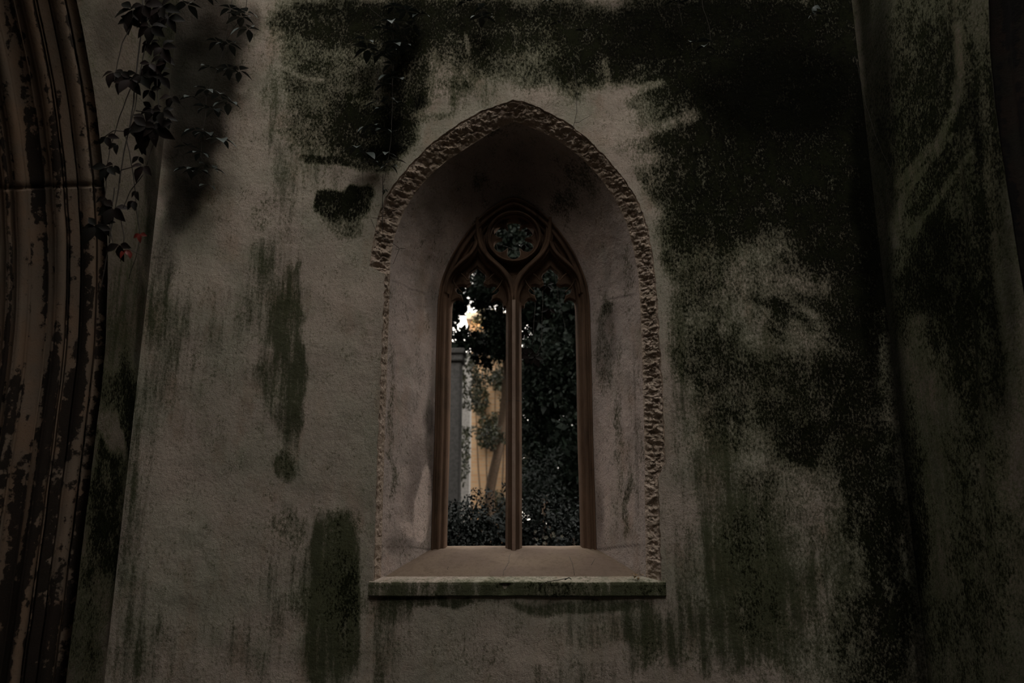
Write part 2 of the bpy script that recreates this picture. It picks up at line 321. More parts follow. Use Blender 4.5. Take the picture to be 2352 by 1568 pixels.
# (the right jamb stands a little further out at its foot)
def resample(pts, n, crv=True):
    p = np.asarray(pts, float); d = np.concatenate([[0], np.cumsum(np.linalg.norm(np.diff(p, axis=0), axis=1))]); t = np.linspace(0, d[-1], n)
    return np.stack([np.interp(t, d, p[:, k]) for k in range(p.shape[1])], 1)
def split_resample(pts, k, n1, n2):
    """left leg+arc and right arc+leg, with the apex (index k) kept"""
    a = resample(pts[:k + 1], n1); b = resample(pts[k:], n2); return np.concatenate([a, b[1:]])
N1 = 620
A_out = split_resample([P(x, y, 0.0) for x, y in RIM_OUT], 18, N1, N1)
def matched(ref, pts, k, n1):
    """resample by the same control indices so that the two curves correspond"""
    out = []
    for seg_r, seg_p in ((ref[:k + 1], pts[:k + 1]), (ref[k:], pts[k:])):
        r = np.asarray(seg_r, float); d = np.concatenate([[0], np.cumsum(np.linalg.norm(np.diff(r, axis=0), axis=1))]); d /= d[-1]
        t = np.linspace(0, 1, n1); p = np.asarray(seg_p, float); out.append(np.stack([np.interp(t, d, p[:, j]) for j in range(3)], 1))
    return np.concatenate([out[0], out[1][1:]])
RIM_OUT3 = [P(x, y, 0.0) for x, y in RIM_OUT]
A_in = matched(RIM_OUT3, [P(x, y, 0.07) for x, y in RIM_IN], 18, N1)
def smooth1(a, it=6, keep=(0, -1)):
    a = a.copy()
    for _ in range(it):
        b = a.copy(); b[1:-1] = (a[:-2] + a[1:-1] * 2 + a[2:]) / 4
        b[N1 - 1] = a[N1 - 1]; a = b
    return a
A_in = smooth1(A_in, 40)
A_out_s = smooth1(A_out, 5)
nrm = fbm(A_out_s, 28, 4, .55, seed=3)
A_edge = A_out_s.copy(); ctr = np.array([0, 0, 2.4]); dirs = A_edge - ctr; dirs[:, 1] = 0; dirs /= np.linalg.norm(dirs, axis=1)[:, None]
A_edge += dirs * (nrm * .0045)[:, None]
A_edge[[0, -1]] = A_out_s[[0, -1]]

# ------------------------------------------------------------ back wall
XL, XR = -1.90, 1.94
ZB, ZT = 0.55, 6.78
def rect_param(c, pts, x0, x1, z0, z1):
    out = []
    for p in pts:
        d = p - c
        tx = ((x1 - c[0]) / d[0]) if d[0] > 1e-9 else ((x0 - c[0]) / d[0]) if d[0] < -1e-9 else 1e9
        tz = ((z1 - c[1]) / d[1]) if d[1] > 1e-9 else ((z0 - c[1]) / d[1]) if d[1] < -1e-9 else 1e9
        out.append(c + d * min(tx, tz))
    return np.array(out)
hole2 = np.concatenate([A_edge[:, [0, 2]], np.stack([np.linspace(A_edge[-1, 0], A_edge[0, 0], 130)[1:-1], np.full(128, A_edge[0, 2])], 1)])
cc = np.array([0.02, 2.3])
outer2 = rect_param(cc, hole2, XL, XR, ZB, ZT)
# hold the rectangle's corners
for cx, cz in ((XL, ZB), (XL, ZT), (XR, ZB), (XR, ZT)):
    outer2[np.argmin(np.hypot(outer2[:, 0] - cx, outer2[:, 1] - cz))] = (cx, cz)
NR = 250
t = np.linspace(0, 1, NR) ** 1.1
V2 = hole2[:, None, :] * (1 - t)[None, :, None] + outer2[:, None, :] * t[None, :, None]
nh = len(hole2)
V = np.zeros((nh * NR, 3)); V[:, 0] = V2[..., 0].ravel(); V[:, 2] = V2[..., 1].ravel()
T = np.tile(t, nh)
fade = np.clip(T * 30, 0, 1) * np.clip((1 - T) * 30, 0, 1)
relief = fbm(V, 2.2, 3, seed=5) * .006 + fbm(V, 11, 3, seed=6) * .0016
V[:, 1] = relief * fade
o = mesh('wall_back', V, grid_faces(nh, NR, True)[:, ::-1].copy(), M['wall']); tag(o, kind='structure')
WS = wall_stain_shade(V)
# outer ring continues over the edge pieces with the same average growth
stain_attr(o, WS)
mb = MB()                                              # the plain remainder of the same wall, with its thickness
WT = 0.62; HT = 6.8; HS = 8.2
for a, b in (((-4.2, 0, 0), (XL, WT, HT)), ((XR, 0, 0), (4.2, WT, HT)), ((XL, 0, -.1), (XR, WT, ZB)), ((XL, 0, ZT), (XR, WT, HT))): mb.box(a, b)
o2 = mb.build('wall_upper', M['ashlar'], None, False); tag(o2, kind='structure')
o2.name = 'wall_back_masonry'
# rear skin round the window
mb = MB(); mb.box((XL, .60, ZB), (-.62, WT, ZT)); mb.box((.62, .60, ZB), (XR, WT, ZT)); mb.box((-.62, .60, 3.45), (.62, WT, ZT)); mb.box((-.62, .60, ZB), (.62, WT, 1.1))
tag(mb.build('wall_back_outer', M['ashlar'], None, False), kind='structure')

# ------------------------------------------------------------ broken rough edge of the opening (between wall face and splay)
NK = 34
win = empty('window_1', (0, .2, 1.2)); tag(win, kind='structure')
s = np.linspace(0, 1, NK)
V = A_edge[:, None, :] * (1 - s)[None, :, None] + A_in[:, None, :] * s[None, :, None]
V = V.reshape(-1, 3); sS = np.tile(s, len(A_edge))
k = np.sin(np.pi * np.clip(sS, 0, 1)) ** .5
ridge = fbm(V * np.array([1, 1, 1.5]), 24, 5, .62, seed=8); ridge2 = 1 - np.abs(fbm(V, 13, 3, .6, seed=9)) * 2
wide = np.linalg.norm(A_edge - A_in, axis=1).repeat(NK)
amp = np.clip(wide / .12, .12, 1)
st_ = fbm(V * np.array([1, 1, 2.6]), 34, 4, .6, seed=11)
V[:, 1] += k * amp * (ridge * .009 - .006 * ridge2 + st_ * .011)
V += (np.repeat(dirs, NK, 0) * (k * amp * (fbm(V, 60, 3, .6, seed=10) * .007 + fbm(V, 13, 2, seed=16) * .006))[:, None])
V[:, 1] += np.where((sS > 0) & (sS < .09), .010, 0)      # thin shadow gap behind the render's edge
rim = mesh('broken_edge', V, grid_faces(len(A_edge), NK)[:, ::-1].copy(), M['rough'], win)

# ------------------------------------------------------------ splayed reveal
WY = .45
RY = .46
F_out = matched([P(x, y, WY) for x, y in FRM_OUT], [P(x, y, WY) for x, y in FRM_OUT], 18, N1)
# correspondence: leg/arc split on both curves
def legarc(c, zs):
    """c: (2*N1-1) curve; re-parametrise so that the legs end at height zs"""
    L = c[:N1]; R = c[N1 - 1:][::-1]; out = []
    for h in (L, R):
        d = np.concatenate([[0], np.cumsum(np.linalg.norm(np.diff(h, axis=0), axis=1))]); ks = np.interp(zs, h[:, 2], d) if np.all(np.diff(h[:, 2]) >= -1e-4) else d[np.argmin(abs(h[:, 2] - zs))]
        tt = np.concatenate([np.linspace(0, ks, 160, endpoint=False), np.linspace(ks, d[-1], N1 - 160)])
        out.append(np.stack([np.interp(tt, d, h[:, j]) for j in range(3)], 1))
    return np.concatenate([out[0], out[1][::-1][1:]])
G_in = legarc(A_in, 2.62); G_out = legarc(F_out, 2.52)
ND = 60; s = np.linspace(0, 1, ND)
V = (G_in[:, None, :] * (1 - s)[None, :, None] + G_out[:, None, :] * s[None, :, None])
q = G_out - ctr; q[:, 1] = 0; q /= np.linalg.norm(q, axis=1)[:, None]
V = (V + q[:, None, :] * (np.sin(np.pi * s) * .014)[None, :, None]).reshape(-1, 3)
sS = np.tile(s, len(G_in)); V += np.repeat(q, ND, 0) * (np.sin(np.pi * sS) * (fbm(V, 6, 3, seed=12) * .006 + fbm(V, 25, 2, seed=13) * .0015))[:, None]
rev = mesh('reveal', V, grid_faces(len(G_in), ND)[:, ::-1].copy(), M['reveal'], win)
px, py = to_px(V); w = (fbm(V, 6, 3, seed=14), fbm(V, 6, 3, seed=15))
rm = field(px, py, [(1390, 790, 20, 110, .3), (1420, 1000, 10, 200, .3), (1395, 700, 14, 14, .5), (1440, 1150, 8, 120, .45), (1300, 470, 30, 40, .35), (1340, 400, 40, 40, .3), (1110, 420, 20, 20, .3), (900, 1000, 8, 200, .3), (1440, 620, 12, 60, .3), (1110, 300, 60, 12, .4)], w, 10)
rg = field(px, py, [(1330, 440, 60, 60, .3), (1465, 1000, 12, 250, .45)], w, 10)
rp_patch = field(px, py, [(972, 1155, 17, 84, 1, 5, .10), (938, 1215, 7, 18, 1, 0, .2), (962, 1215, 16, 30, 1, 0, .15)], w, 7)
rp = field(px, py, [(972, 1150, 20, 88, 1, 5, .12), (930, 1215, 8, 20, .9, 0, .2), (1285, 500, 22, 45, .8, -40, .3), (930, 700, 25, 130, .35), (1400, 1100, 20, 120, .35)], w, 8)
rs = field(px, py, [(1390, 640, 10, 60, .15), (990, 1000, 10, 120, .5), (995, 700, 12, 60, .35), (1000, 560, 30, 60, .25), (965, 1110, 34, 110, .42, 0, .3), (950, 1240, 50, 26, .15), (985, 960, 12, 34, .55), (1392, 780, 22, 90, .42, 0, .3), (1410, 720, 14, 30, .3), (1375, 1180, 12, 60, .4), (1430, 640, 20, 20, .2), (910, 1250, 30, 18, .3), (1180, 400, 210, 110, .62, 0, .6), (1180, 470, 230, 60, .3, 0, .6)], w, 8)  # brown stains, plus arch shade painted into the soffit colour
crack = strokes(px, py, [([(902, 645), (925, 652), (940, 663), (962, 668), (985, 678)], 2.4, .28), ([(1380, 690), (1420, 683), (1460, 674)], 2.4, .4), ([(875, 1256), (940, 1255), (990, 1262)], 2.4, .6), ([(1365, 1262), (1420, 1256), (1470, 1250)], 2.4, .6)])
rs = rs * (1 - rp_patch); rp = np.maximum(rp, rp_patch)
stain_attr(rev, np.stack([rm, rg, rp, np.maximum(rs, crack)], 1))

# ------------------------------------------------------------ sill slope and projecting ledge
NSX, NSY = 160, 40
a0 = G_in[0]; a1 = G_in[-1]; b0 = G_out[0]; b1 = G_out[-1]
V = []
for i in range(NSX):
    u = i / (NSX - 1)
    for j in range(NSY):
        v = j / (NSY - 1)
        l = a0 * (1 - v) + b0 * v; r = a1 * (1 - v) + b1 * v
        p = l * (1 - u) + r * u
        edge = (abs(2 * u - 1)) ** 10
        V.append((p[0] * (1 + .012), p[1], p[2] + .012 * math.sin(math.pi * v) * (1 - edge) + .003))
V = np.array(V); V[:, 2] += fbm(V, 7, 3, seed=20) * .0022
front = V.reshape(NSX, NSY, 3)[:, 0].copy(); front[:, 2] -= .06
back = V.reshape(NSX, NSY, 3)[:, -1].copy(); back[:, 1] = .62; back[:, 2] += .004; back[:, 0] *= .97
VV = np.concatenate([front[:, None], V.reshape(NSX, NSY, 3), back[:, None]], 1).reshape(-1, 3)
sill = mesh('sill_slope', VV, grid_faces(NSX, NSY + 2), M['sill'], win)
# hairline cracks in the sill: thin sunk dark lines
mb = MB()
def on_sill(px_, py_):
    best = V[np.argmin(np.hypot(*(np.array(to_px(V)) - np.array([[px_], [py_]]))))]; return best + np.array([0, -.001, .0002])
for pts in ([(1172, 1272), (1168, 1292), (1158, 1308), (1156, 1322)], [(1308, 1278), (1316, 1300), (1319, 1320)], [(1030, 1300), (1028, 1308)], [(1366, 1284), (1358, 1296)]):
    mb.tube([on_sill(x, y) for x, y in resample(pts, 14)], .0011, 5)
mb.build('crack', M['stem'], sill)
nL = 200; x0, x1 = P(845, 1340, -.03)[0], P(1531, 1340, -.03)[0]; zt = P(1180, 1338, -.03)[2]; zb = P(1180, 1371, -.03)[2]
prof = [(.09, zt + .014), (.03, zt + .008), (-.010, zt + .002), (-.015, zt - .002), (-.017, zt - .012), (-.017, zb + .006), (-.014, zb + .001), (.02, zb - .004)]
V = np.array([(x, y, z) for x in np.linspace(x0, x1, nL) for y, z in prof]); Vn = V.copy()
Vn[:, 1] += fbm(V, 16, 4, seed=21) * .0022; Vn[:, 2] += fbm(V, 12, 4, seed=22) * .0016
chip = np.exp(-((V[:, 0] - P(1160, 1355)[0]) / .02) ** 2) * (np.tile(np.arange(8), nL) == 4); Vn[:, 1] += chip * .02
F = [tuple(f) for f in grid_faces(nL, 8)[:, ::-1]] + [tuple(range(8)), tuple((nL - 1) * 8 + i for i in range(8))[::-1]]
le_ = mesh('window_ledge', Vn, F, M['wall'], win, False)
lk = np.tile(np.arange(8), nL); lg = np.where(lk >= 3, .85, np.where(lk == 2, .55, .38)) + fbm(Vn, 5, 3, seed=23) * .22; lp = lk * 0.0
stain_attr(le_, np.stack([np.where(lk >= 3, .34 + fbm(Vn, 4, 3, seed=24) * .25, .1), lg, lp, lp * 0], 1))

# ------------------------------------------------------------ tracery
def sweep(path, prof, cap=True, closed=False):
    """path: points in a plane of constant y; prof: (a, y) with a along the in-plane left normal"""
    p = np.asarray(path, float); n = len(p)
    if closed: tg = np.roll(p, -1, 0) - np.roll(p, 1, 0)
    else: tg = np.gradient(p, axis=0)
    tg[:, 1] = 0; tg /= np.linalg.norm(tg, axis=1)[:, None]
    nn = np.stack([-tg[:, 2], np.zeros(n), tg[:, 0]], 1)
    V = np.array([[(q[0] + m[0] * a, y, q[2] + m[2] * a) for a, y in prof] for q, m in zip(p, nn)]).reshape(-1, 3)
    k = len(prof); F = [tuple(f) for f in grid_faces(n, k, closed)]
    return V, F
tr = MB()
fr = resample([P(x, y, WY) for x, y in FRM_OUT], 260); fr = smooth1(np.concatenate([fr]), 0)
# jamb-and-arch frame: profile to the inside
fprof = [(.01, .50), (.0, .445), (-.004, .438), (-.010, .438), (-.014, .450), (-.020, .462), (-.026, .458), (-.030, .448), (-.037, .446), (-.043, .454), (-.046, .470), (-.054, .486), (-.060, .484), (-.066, .492), (-.072, .505), (-.074, .60)]
legL = resample([P(x, y, WY) for x, y in FRM_OUT if y >= 695 and x < 1180], 60)
legR = resample([P(x, y, WY) for x, y in FRM_OUT if y >= 695 and x > 1180], 60)
top = [P(x, y, WY) for x, y in FRM_OUT if y <= 700]
k = len(top) // 2
topL = resample(top[:k + 1], 90); topR = resample(top[k:], 90)
def leg(nm, path):
    V, F = sweep(path, fprof); V[:, 2] -= 0.0
    V2_ = V.copy(); o = mesh(nm, V2_, F, M['tracery'], win); return o
legL[0, 2] -= .02; legR[-1, 2] -= .02
for pth in (legL, legR):
    o = leg('jamb', pth); o['label'] = 'brown moulded stone jamb of the window'
for h in (topL, topR):
    V, F = sweep(h, fprof)
    V = V.reshape(len(h), -1, 3); c = P(1180, 500, WY)[0]
    if h is topL: V[..., 0] = np.minimum(V[..., 0], c + .002)
    else: V[..., 0] = np.maximum(V[..., 0], c - .002)
    tr.add(V.reshape(-1, 3), F)
def mprof(f, w, y0=.430, y1=.60):
    h = [(f, y0), (f * 1.1, y0 + .012), (f + (w - f) * .30, y0 + .026), (f + (w - f) * .5, y0 + .022), (f + (w - f) * .62, y0 + .034), (f + (w - f) * .72, y0 + .052), (w, y0 + .075), (w, y1)]
    return [(-a, y) for a, y in h[::-1]] + h
mpath = resample([P(1180, 1268, WY), P(1180, 920, WY)], 40); mpath2 = resample([P(1180, 920, WY), P(1180, 690, WY)], 30)
mu = MB()
for pth in (mpath, mpath2):
    V, F = sweep(pth, mprof(.012, .046)[::-1]); mu.add(V, F)
mo = mu.build('mullion', M['tracery'], win)
mu = MB()
for pth in (mpath, mpath2):
    V, F = sweep(pth, [(-.0105, .434), (-.009, .4275), (.009, .4275), (.0105, .434)][::-1]); mu.add(V, F)
fl_ = mu.build('fillet', M['mullion'], mo); fl_['label'] = 'pale worn front fillet'
mb = MB(); jc = P(1180, 920, WY); mb.add(*[(lambda q: q)(x) for x in sweep(np.array([jc + np.array([0, 0, -.0012]), jc + np.array([0, 0, .0012])]), [(a * 1.01, y - .0008) for a, y in mprof(.012, .046)[::-1]])]); mb.build('joint', M['stem'], mo)
B1 = [(1179, 700), (1177, 672), (1173, 652), (1164, 634), (1150, 617), (1135, 604), (1121, 592), (1109, 577), (1101, 560), (1097, 540), (1096, 500)]
B2 = [(1098, 548), (1093, 566), (1084, 580), (1072, 592), (1060, 601), (1047, 613), (1036, 626), (1027, 644), (1023, 672)]
def curve_smooth(p, n=60):
    q = resample(p, n)
    for _ in range(12): q[1:-1] = (q[:-2] + 2 * q[1:-1] + q[2:]) / 4
    return q
for pts, wd, fl in ((B1, .034, .008), (B2, .028, .007)):
    for mir in (0, 1):
        pp = [P((2360 - x) if mir else x, y, WY) for x, y in pts]
        V, F = sweep(curve_smooth(pp), mprof(fl, wd, .434 if wd > .03 else .440)[::-1]); tr.add(V, F)
cen = P(1180, 541, WY); rad = 62 / FPX * 4.0
ring = np.array([(cen[0] + rad * math.cos(a), WY, cen[2] + rad * math.sin(a)) for a in np.linspace(0, 2 * math.pi, 97)])
V, F = sweep(ring, mprof(.005, .020, .452)[::-1]); tr.add(V, F)
tro = tr.build('tracery_bars', M['tracery'], win)
# cusped plate
HH = [(61, 706), (59, 696), (52, 689), (43, 687), (35, 691), (37, 684), (45, 681), (51, 674), (51, 665), (45, 658), (34, 656), (24, 659), (17, 655), (20, 648), (22, 640), (19, 631), (10, 623), (0, 613)]
YP = .565
def plate_poly():
    out = [(x, y) for x, y in FRM_OUT if y <= 700 and x <= 1180]; out = out + [(2360 - x, y) for x, y in out[-2::-1]]
    pts = [(1006, 706)] + out + [(2360 - 1006, 706)]
    for cx in (2360 - 1097, 1097):
        R_ = [(cx + dx, y) for dx, y in HH]; L_ = [(cx - dx, y) for dx, y in HH[-2::-1]]
        pts += R_ + L_
    return pts
cu = bpy.data.curves.new('plate', 'CURVE'); cu.dimensions = '2D'; cu.fill_mode = 'BOTH'; cu.extrude = .024; cu.bevel_depth = .006; cu.bevel_resolution = 1
def add_spline(pts3):
    sp = cu.splines.new('POLY'); sp.points.add(len(pts3) - 1)
    for i, q_ in enumerate(pts3): sp.points[i].co = (q_[0], q_[2], 0, 1)
    sp.use_cyclic_u = True
add_spline([P(x, y, YP) for x, y in plate_poly()])
sc_ = P(1180, 553, YP); ppm = 4.10 / FPX
def foil(th, c=36, rho=18.3, n=6):
    best = 20
    for kk in range(n):
        d = (th - math.pi / 2 - kk * 2 * math.pi / n + math.pi) % (2 * math.pi) - math.pi
        z = rho * rho - (c * math.sin(d)) ** 2
        if abs(d) < math.pi / 2 and z > 0: best = max(best, c * math.cos(d) + math.sqrt(z))
    return best
add_spline([(sc_[0] + foil(a) * ppm * math.cos(a), 0, sc_[2] + foil(a) * ppm * math.sin(a)) for a in np.linspace(0, 2 * math.pi, 145)[:-1]])
tmp = bpy.data.objects.new('tmp', cu); COL.objects.link(tmp)
dg = bpy.context.evaluated_depsgraph_get(); me = bpy.data.meshes.new_from_object(tmp.evaluated_get(dg))
Vp = np.array([v.co for v in me.vertices]); Fp = [tuple(p.vertices) for p in me.polygons]
bpy.data.objects.remove(tmp)
Vp = np.stack([Vp[:, 0], YP - .022 - Vp[:, 2], Vp[:, 1]], 1)
mesh('cusped_plate', Vp, Fp, M['tracery'], win, False)
# raised arcs on the cusps, in front of the plate
mb = MB()
for cx in (1097, 2360 - 1097):
    for sg in (1, -1):
        for arc in ([(17, 640), (24, 649), (27, 636), (38, 628)], [(35, 672), (52, 655), (58, 640)]):
            pts = [P(cx + sg * x, y, .48) for x, y in arc]; mb.tube(curve_smooth(pts, 14), .0035, 6)
mb.build('cusp_roll', M['tracery'], win)

# ------------------------------------------------------------ side walls and their moulded arches
def arch_outline(yj, R, zs, ym, npts):
    """(y, z) outline of a pointed arch, far jamb at yj, mirrored about ym, from far foot over apex to near foot"""
    yc = yj - R; ph = math.acos((ym - yc) / R)
    half = [(yj, z) for z in np.linspace(0.02, zs, npts, endpoint=False)] + [(yc + R * math.cos(a), zs + R * math.sin(a)) for a in np.linspace(0, ph, npts)]
    return half + [(2 * ym - y, z) for y, z in half[-2::-1]]
def side_wall(name, X, yj, R, zs, ym, sgn, relief=None, stains=None):  # stains: growth plus painted shade
    ol = np.array(arch_outline(yj, R, zs, ym, 260)); foot = np.stack([np.linspace(ol[-1, 0], ol[0, 0], 60)[1:-1], np.full(58, ol[0, 1])], 1)
    h = np.concatenate([ol, foot]); y0, y1 = -5.6, 0.0
    c = np.array([ym, 2.0]); out = rect_param(c, h, y0, y1, -.05, HS)
    for cy, cz in ((y0, -.05), (y0, HS), (y1, -.05), (y1, HS)): out[np.argmin(np.hypot(out[:, 0] - cy, out[:, 1] - cz))] = (cy, cz)
    # far side: run straight across to the corner
    far = (h[:, 0] > ym) & (h[:, 1] > .03) & (h[:, 1] < 4.2) & (np.arange(len(h)) < len(ol)) & (h[:, 0] > ym + .25)
    zz = h[far, 1]; out[far, 0] = 0.0; out[far, 1] = zz * 1.02
    nr = 70; t = np.linspace(0, 1, nr)
    V2 = h[:, None, :] * (1 - t)[None, :, None] + out[:, None, :] * t[None, :, None]
    V = np.zeros((len(h) * nr, 3)); V[:, 0] = X; V[:, 1] = V2[..., 0].ravel(); V[:, 2] = V2[..., 1].ravel()
    tt = np.tile(t, len(h)); f = np.clip(tt * 20, 0, 1) * np.clip((1 - tt) * 20, 0, 1)
    dx = fbm(V, 2.5, 3, seed=31) * .006
    if relief is not None: dx = dx + relief(V)
    V[:, 0] += dx * f * sgn
    Fq = grid_faces(len(h), nr, True)
    o = mesh(name, V, Fq if sgn > 0 else Fq[:, ::-1].copy(), M['side']); tag(o, kind='structure')
    px, py = to_px(V)
    hide = V[:, 1] < -3.0
    st = stains(V, px, py); st[hide] = (.2, .3, 0, .2); stain_attr(o, st)
    return o
def diag_profile(items, dend, wall_t):
    """(a, b): a into the opening, b into the wall's depth; a 45 degree jamb with rolls and hollows"""
    pts = [(0, 0)]; q2 = math.sqrt(2)
    for kind, d0, d1 in items:
        n = 9; r = (d1 - d0) / 2; m = (d0 + d1) / 2
        if kind == 'flat': pts += [(d0, d0), (d1, d1)]
        for i in range(n):
            th = math.pi * i / (n - 1); d = m - r * math.cos(th)
            e = {'roll': r * q2 * math.sin(th), 'hollow': -r * q2 * 1.1 * math.sin(th), 'cove': -r * .8 * math.sin(th), 'gap': -r * q2 * 2.2 * math.sin(th), 'deep': -min(r * q2 * 7, .034) * math.sin(th) ** .5}.get(kind)
            if e is not None: pts.append((d + e / q2, d - e / q2))
    pts += [(dend, dend), (dend, wall_t)]
    return np.array(pts)
def moulded_arch(name, X, yj, R, zs, ym, sgn, prof, joints, label):
    yc = yj - R
    params = []                                        # ('leg', z) or ('arc', fraction)
    for z in sorted(set(list(np.linspace(0.0, zs, 40)) + [j + d for j in joints if j < zs for d in (-.006, -.002, .002, .006)])): params.append(('leg', z))
    fr_ = list(np.linspace(0.01, 1, 70))
    for j in (.30, .62):
        fr_ += [j - .004, j - .0015, j + .0015, j + .004]
    for f_ in sorted(fr_): params.append(('arc', f_))
    V = []
    def ringpts(kind, v, mir):
        out = []
        dent = 0
        if kind == 'leg': dent = max([1 if abs(v - j) < .003 else 0 for j in joints] + [0])
        else: dent = max(1 if abs(v - j) < .002 else 0 for j in (.30, .62))
        for a, b in prof:
            a2 = a - .006 * dent; b2 = b + .006 * dent
            if kind == 'leg': y = yj - a2; z = v
            else:
                r = R - a2; phm = math.acos(min(1, (ym - yc) / r)); ph = v * phm; y = yc + r * math.cos(ph); z = zs + r * math.sin(ph)
            if mir: y = 2 * ym - y
            out.append((X - sgn * b2, y, z))
        return out
    rings = [ringpts(k_, v, False) for k_, v in params] + [ringpts(k_, v, True) for k_, v in params[-2::-1]]
    V = np.array(rings).reshape(-1, 3); kf = len(prof)
    V = V + np.stack([fbm(V, 8, 2, seed=41) * .002, fbm(V, 8, 2, seed=42) * .002, np.zeros(len(V))], 1)
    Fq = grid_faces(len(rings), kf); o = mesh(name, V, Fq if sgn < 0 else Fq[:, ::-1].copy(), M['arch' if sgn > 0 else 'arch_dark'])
    Rg = np.array(rings); mid = Rg[:, kf // 2]; sl = np.concatenate([[0], np.cumsum(np.linalg.norm(np.diff(mid, axis=0), axis=1))])
    pl = np.concatenate([[0], np.cumsum(np.linalg.norm(np.diff(prof, axis=0), axis=1))])
    U, W_ = np.meshgrid(sl, pl, indexing='ij'); q_ = np.stack([U.ravel() * 1.9, W_.ravel() * 26, np.zeros(U.size)], 1)
    dk_ = .46 + fbm(q_, 1, 4, .55, seed=44) * .34 + (U.ravel() < 2.1) * .10 + .06 * vnoise(q_ * .3); pa = np.clip(fbm(q_ * np.array([.6, 1, 1]), 1, 2, seed=45), 0, 1)
    stain_attr(o, np.stack([dk_, pa, pa * 0, pa * 0 + 1], 1))
    return o
LY, LR, LZ, LM = -.30, 3.0, 1.98, -2.0
RY_, RR, RZ, RM = -.95, 3.2, 2.95, -2.6
def left_stain_shade(V, px, py):
    w = (fbm(V, 5, 3, seed=33), fbm(V, 5, 3, seed=34))
    m = field(px, py, [(270, 960, 60, 130, .75), (250, 1150, 50, 130, .85), (230, 1330, 50, 110, .75), (200, 1480, 40, 120, .5), (300, 900, 20, 120, .6), (380, 60, 60, 90, .4)], w, 20)
    g = field(px, py, [(300, 700, 60, 110, .5), (320, 560, 50, 80, .35), (340, 480, 30, 80, .35), (260, 780, 40, 60, .4)], w, 20)
    p = field(px, py, [(270, 200, 60, 260, .7, 0, .5), (270, 450, 40, 120, .5), (230, 1400, 30, 90, .4), (255, 985, 18, 55, .9, -25), (275, 990, 8, 60, .8, -20), (250, 1080, 14, 40, .4), (300, 520, 30, 60, .3)], w, 14)
    m *= 1 - p * .95
    s_ = field(px, py, [(345, 430, 14, 220, .7), (325, 760, 10, 160, .55), (300, 1000, 8, 120, .5), (400, 60, 60, 200, .55, 0, .7), (255, 60, 30, 70, .35)], w, 10)  # vine shadow and corner shade painted onto the left wall
    s_ = np.maximum(s_, strokes(px, py, [([(400, 0), (345, 640), (300, 1000), (250, 1480)], 9, .5)])); return np.stack([m, g, p, s_], 1)
def right_stain_shade(V, px, py):
    w = (fbm(V, 4, 3, seed=35), fbm(V, 4, 3, seed=36))
    m = field(px, py, [(2140, 250, 110, 280, .75, 0, .6), (2150, 650, 90, 200, .72), (2270, 350, 40, 300, .7), (2250, 800, 60, 250, .6), (2200, 1300, 150, 300, .45), (2100, 1100, 30, 300, .5)], w, 20)
    neg = strokes(px, py, [([(2200, 60), (2205, 160), (2190, 260), (2160, 320), (2110, 370), (2065, 425)], 11, .8), ([(2185, 310), (2120, 390), (2075, 450), (2060, 520)], 8, .6), ([(2230, 350), (2160, 450), (2090, 540)], 9, .5),
                           ([(2045, 520), (2060, 560)], 10, .8), ([(2105, 740), (2120, 900), (2150, 1100), (2165, 1350)], 22, .65), ([(2250, 50), (2262, 300), (2290, 600), (2330, 900)], 12, .35)])
    g = field(px, py, [(2130, 400, 120, 250, .6), (2200, 1000, 150, 600, .5)], w, 20)
    s_ = field(px, py, [(2020, 300, 40, 380, .9), (2045, 800, 18, 300, .7), (2080, 1250, 14, 300, .6), (2300, 700, 40, 300, .6), (2220, 500, 60, 500, .35, 0, .7), (2150, 600, 60, 120, .5), (2240, 280, 14, 80, .7, -10)], w, 10)  # corner and side shade painted into the wall colour
    s_ = s_ * (1 - neg)
    neg = neg * .7; m = .3 + .7 * m; s_ = np.maximum(s_, CORNER(px, py, 24)) * 1.0; return np.stack([m * (1 - neg), g, neg * 0, s_], 1)  # overall mould floor darkens this away-facing wall in place of shade
def right_relief(V):
    yy = -.62 - .10 * (V[:, 2] - 2.4); g = np.exp(-((V[:, 1] - yy) / .035) ** 2) * np.clip((3.6 - V[:, 2]) / .5, 0, 1) * np.clip((V[:, 2] - 1.2) / .8, 0, 1)
    return g * -.022 * -1 * -1 + np.exp(-((V[:, 1] - yy + .09) / .05) ** 2) * .012
side_wall('wall_left', XL, LY, LR, LZ, LM, 1, None, left_stain_shade)
side_wall('wall_right', XR, RY_, RR, RZ, RM, -1, right_relief, right_stain_shade)
Lprof = diag_profile([('flat', 0, .027), ('deep', .028, .034), ('roll', .035, .072), ('deep', .073, .079), ('flat', .080, .105), ('deep', .106, .111), ('flat', .112, .113), ('deep', .114, .118), ('roll', .119, .146), ('deep', .148, .166), ('cove', .168, .214), ('flat', .215, .216),
                      ('roll', .219, .246), ('deep', .248, .260), ('roll', .262, .272), ('deep', .275, .29), ('flat', .292, .315), ('gap', .317, .327), ('roll', .330, .380)], .41, .62)
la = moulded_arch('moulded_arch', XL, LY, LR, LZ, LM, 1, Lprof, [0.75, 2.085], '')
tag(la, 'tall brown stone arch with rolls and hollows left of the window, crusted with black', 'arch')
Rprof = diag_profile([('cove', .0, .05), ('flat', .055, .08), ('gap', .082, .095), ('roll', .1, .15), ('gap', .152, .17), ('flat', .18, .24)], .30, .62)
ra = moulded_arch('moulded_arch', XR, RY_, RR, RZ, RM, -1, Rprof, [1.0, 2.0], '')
tag(ra, 'shaded, nearly black stone arch at the right edge with a hollow chamfer', 'arch')
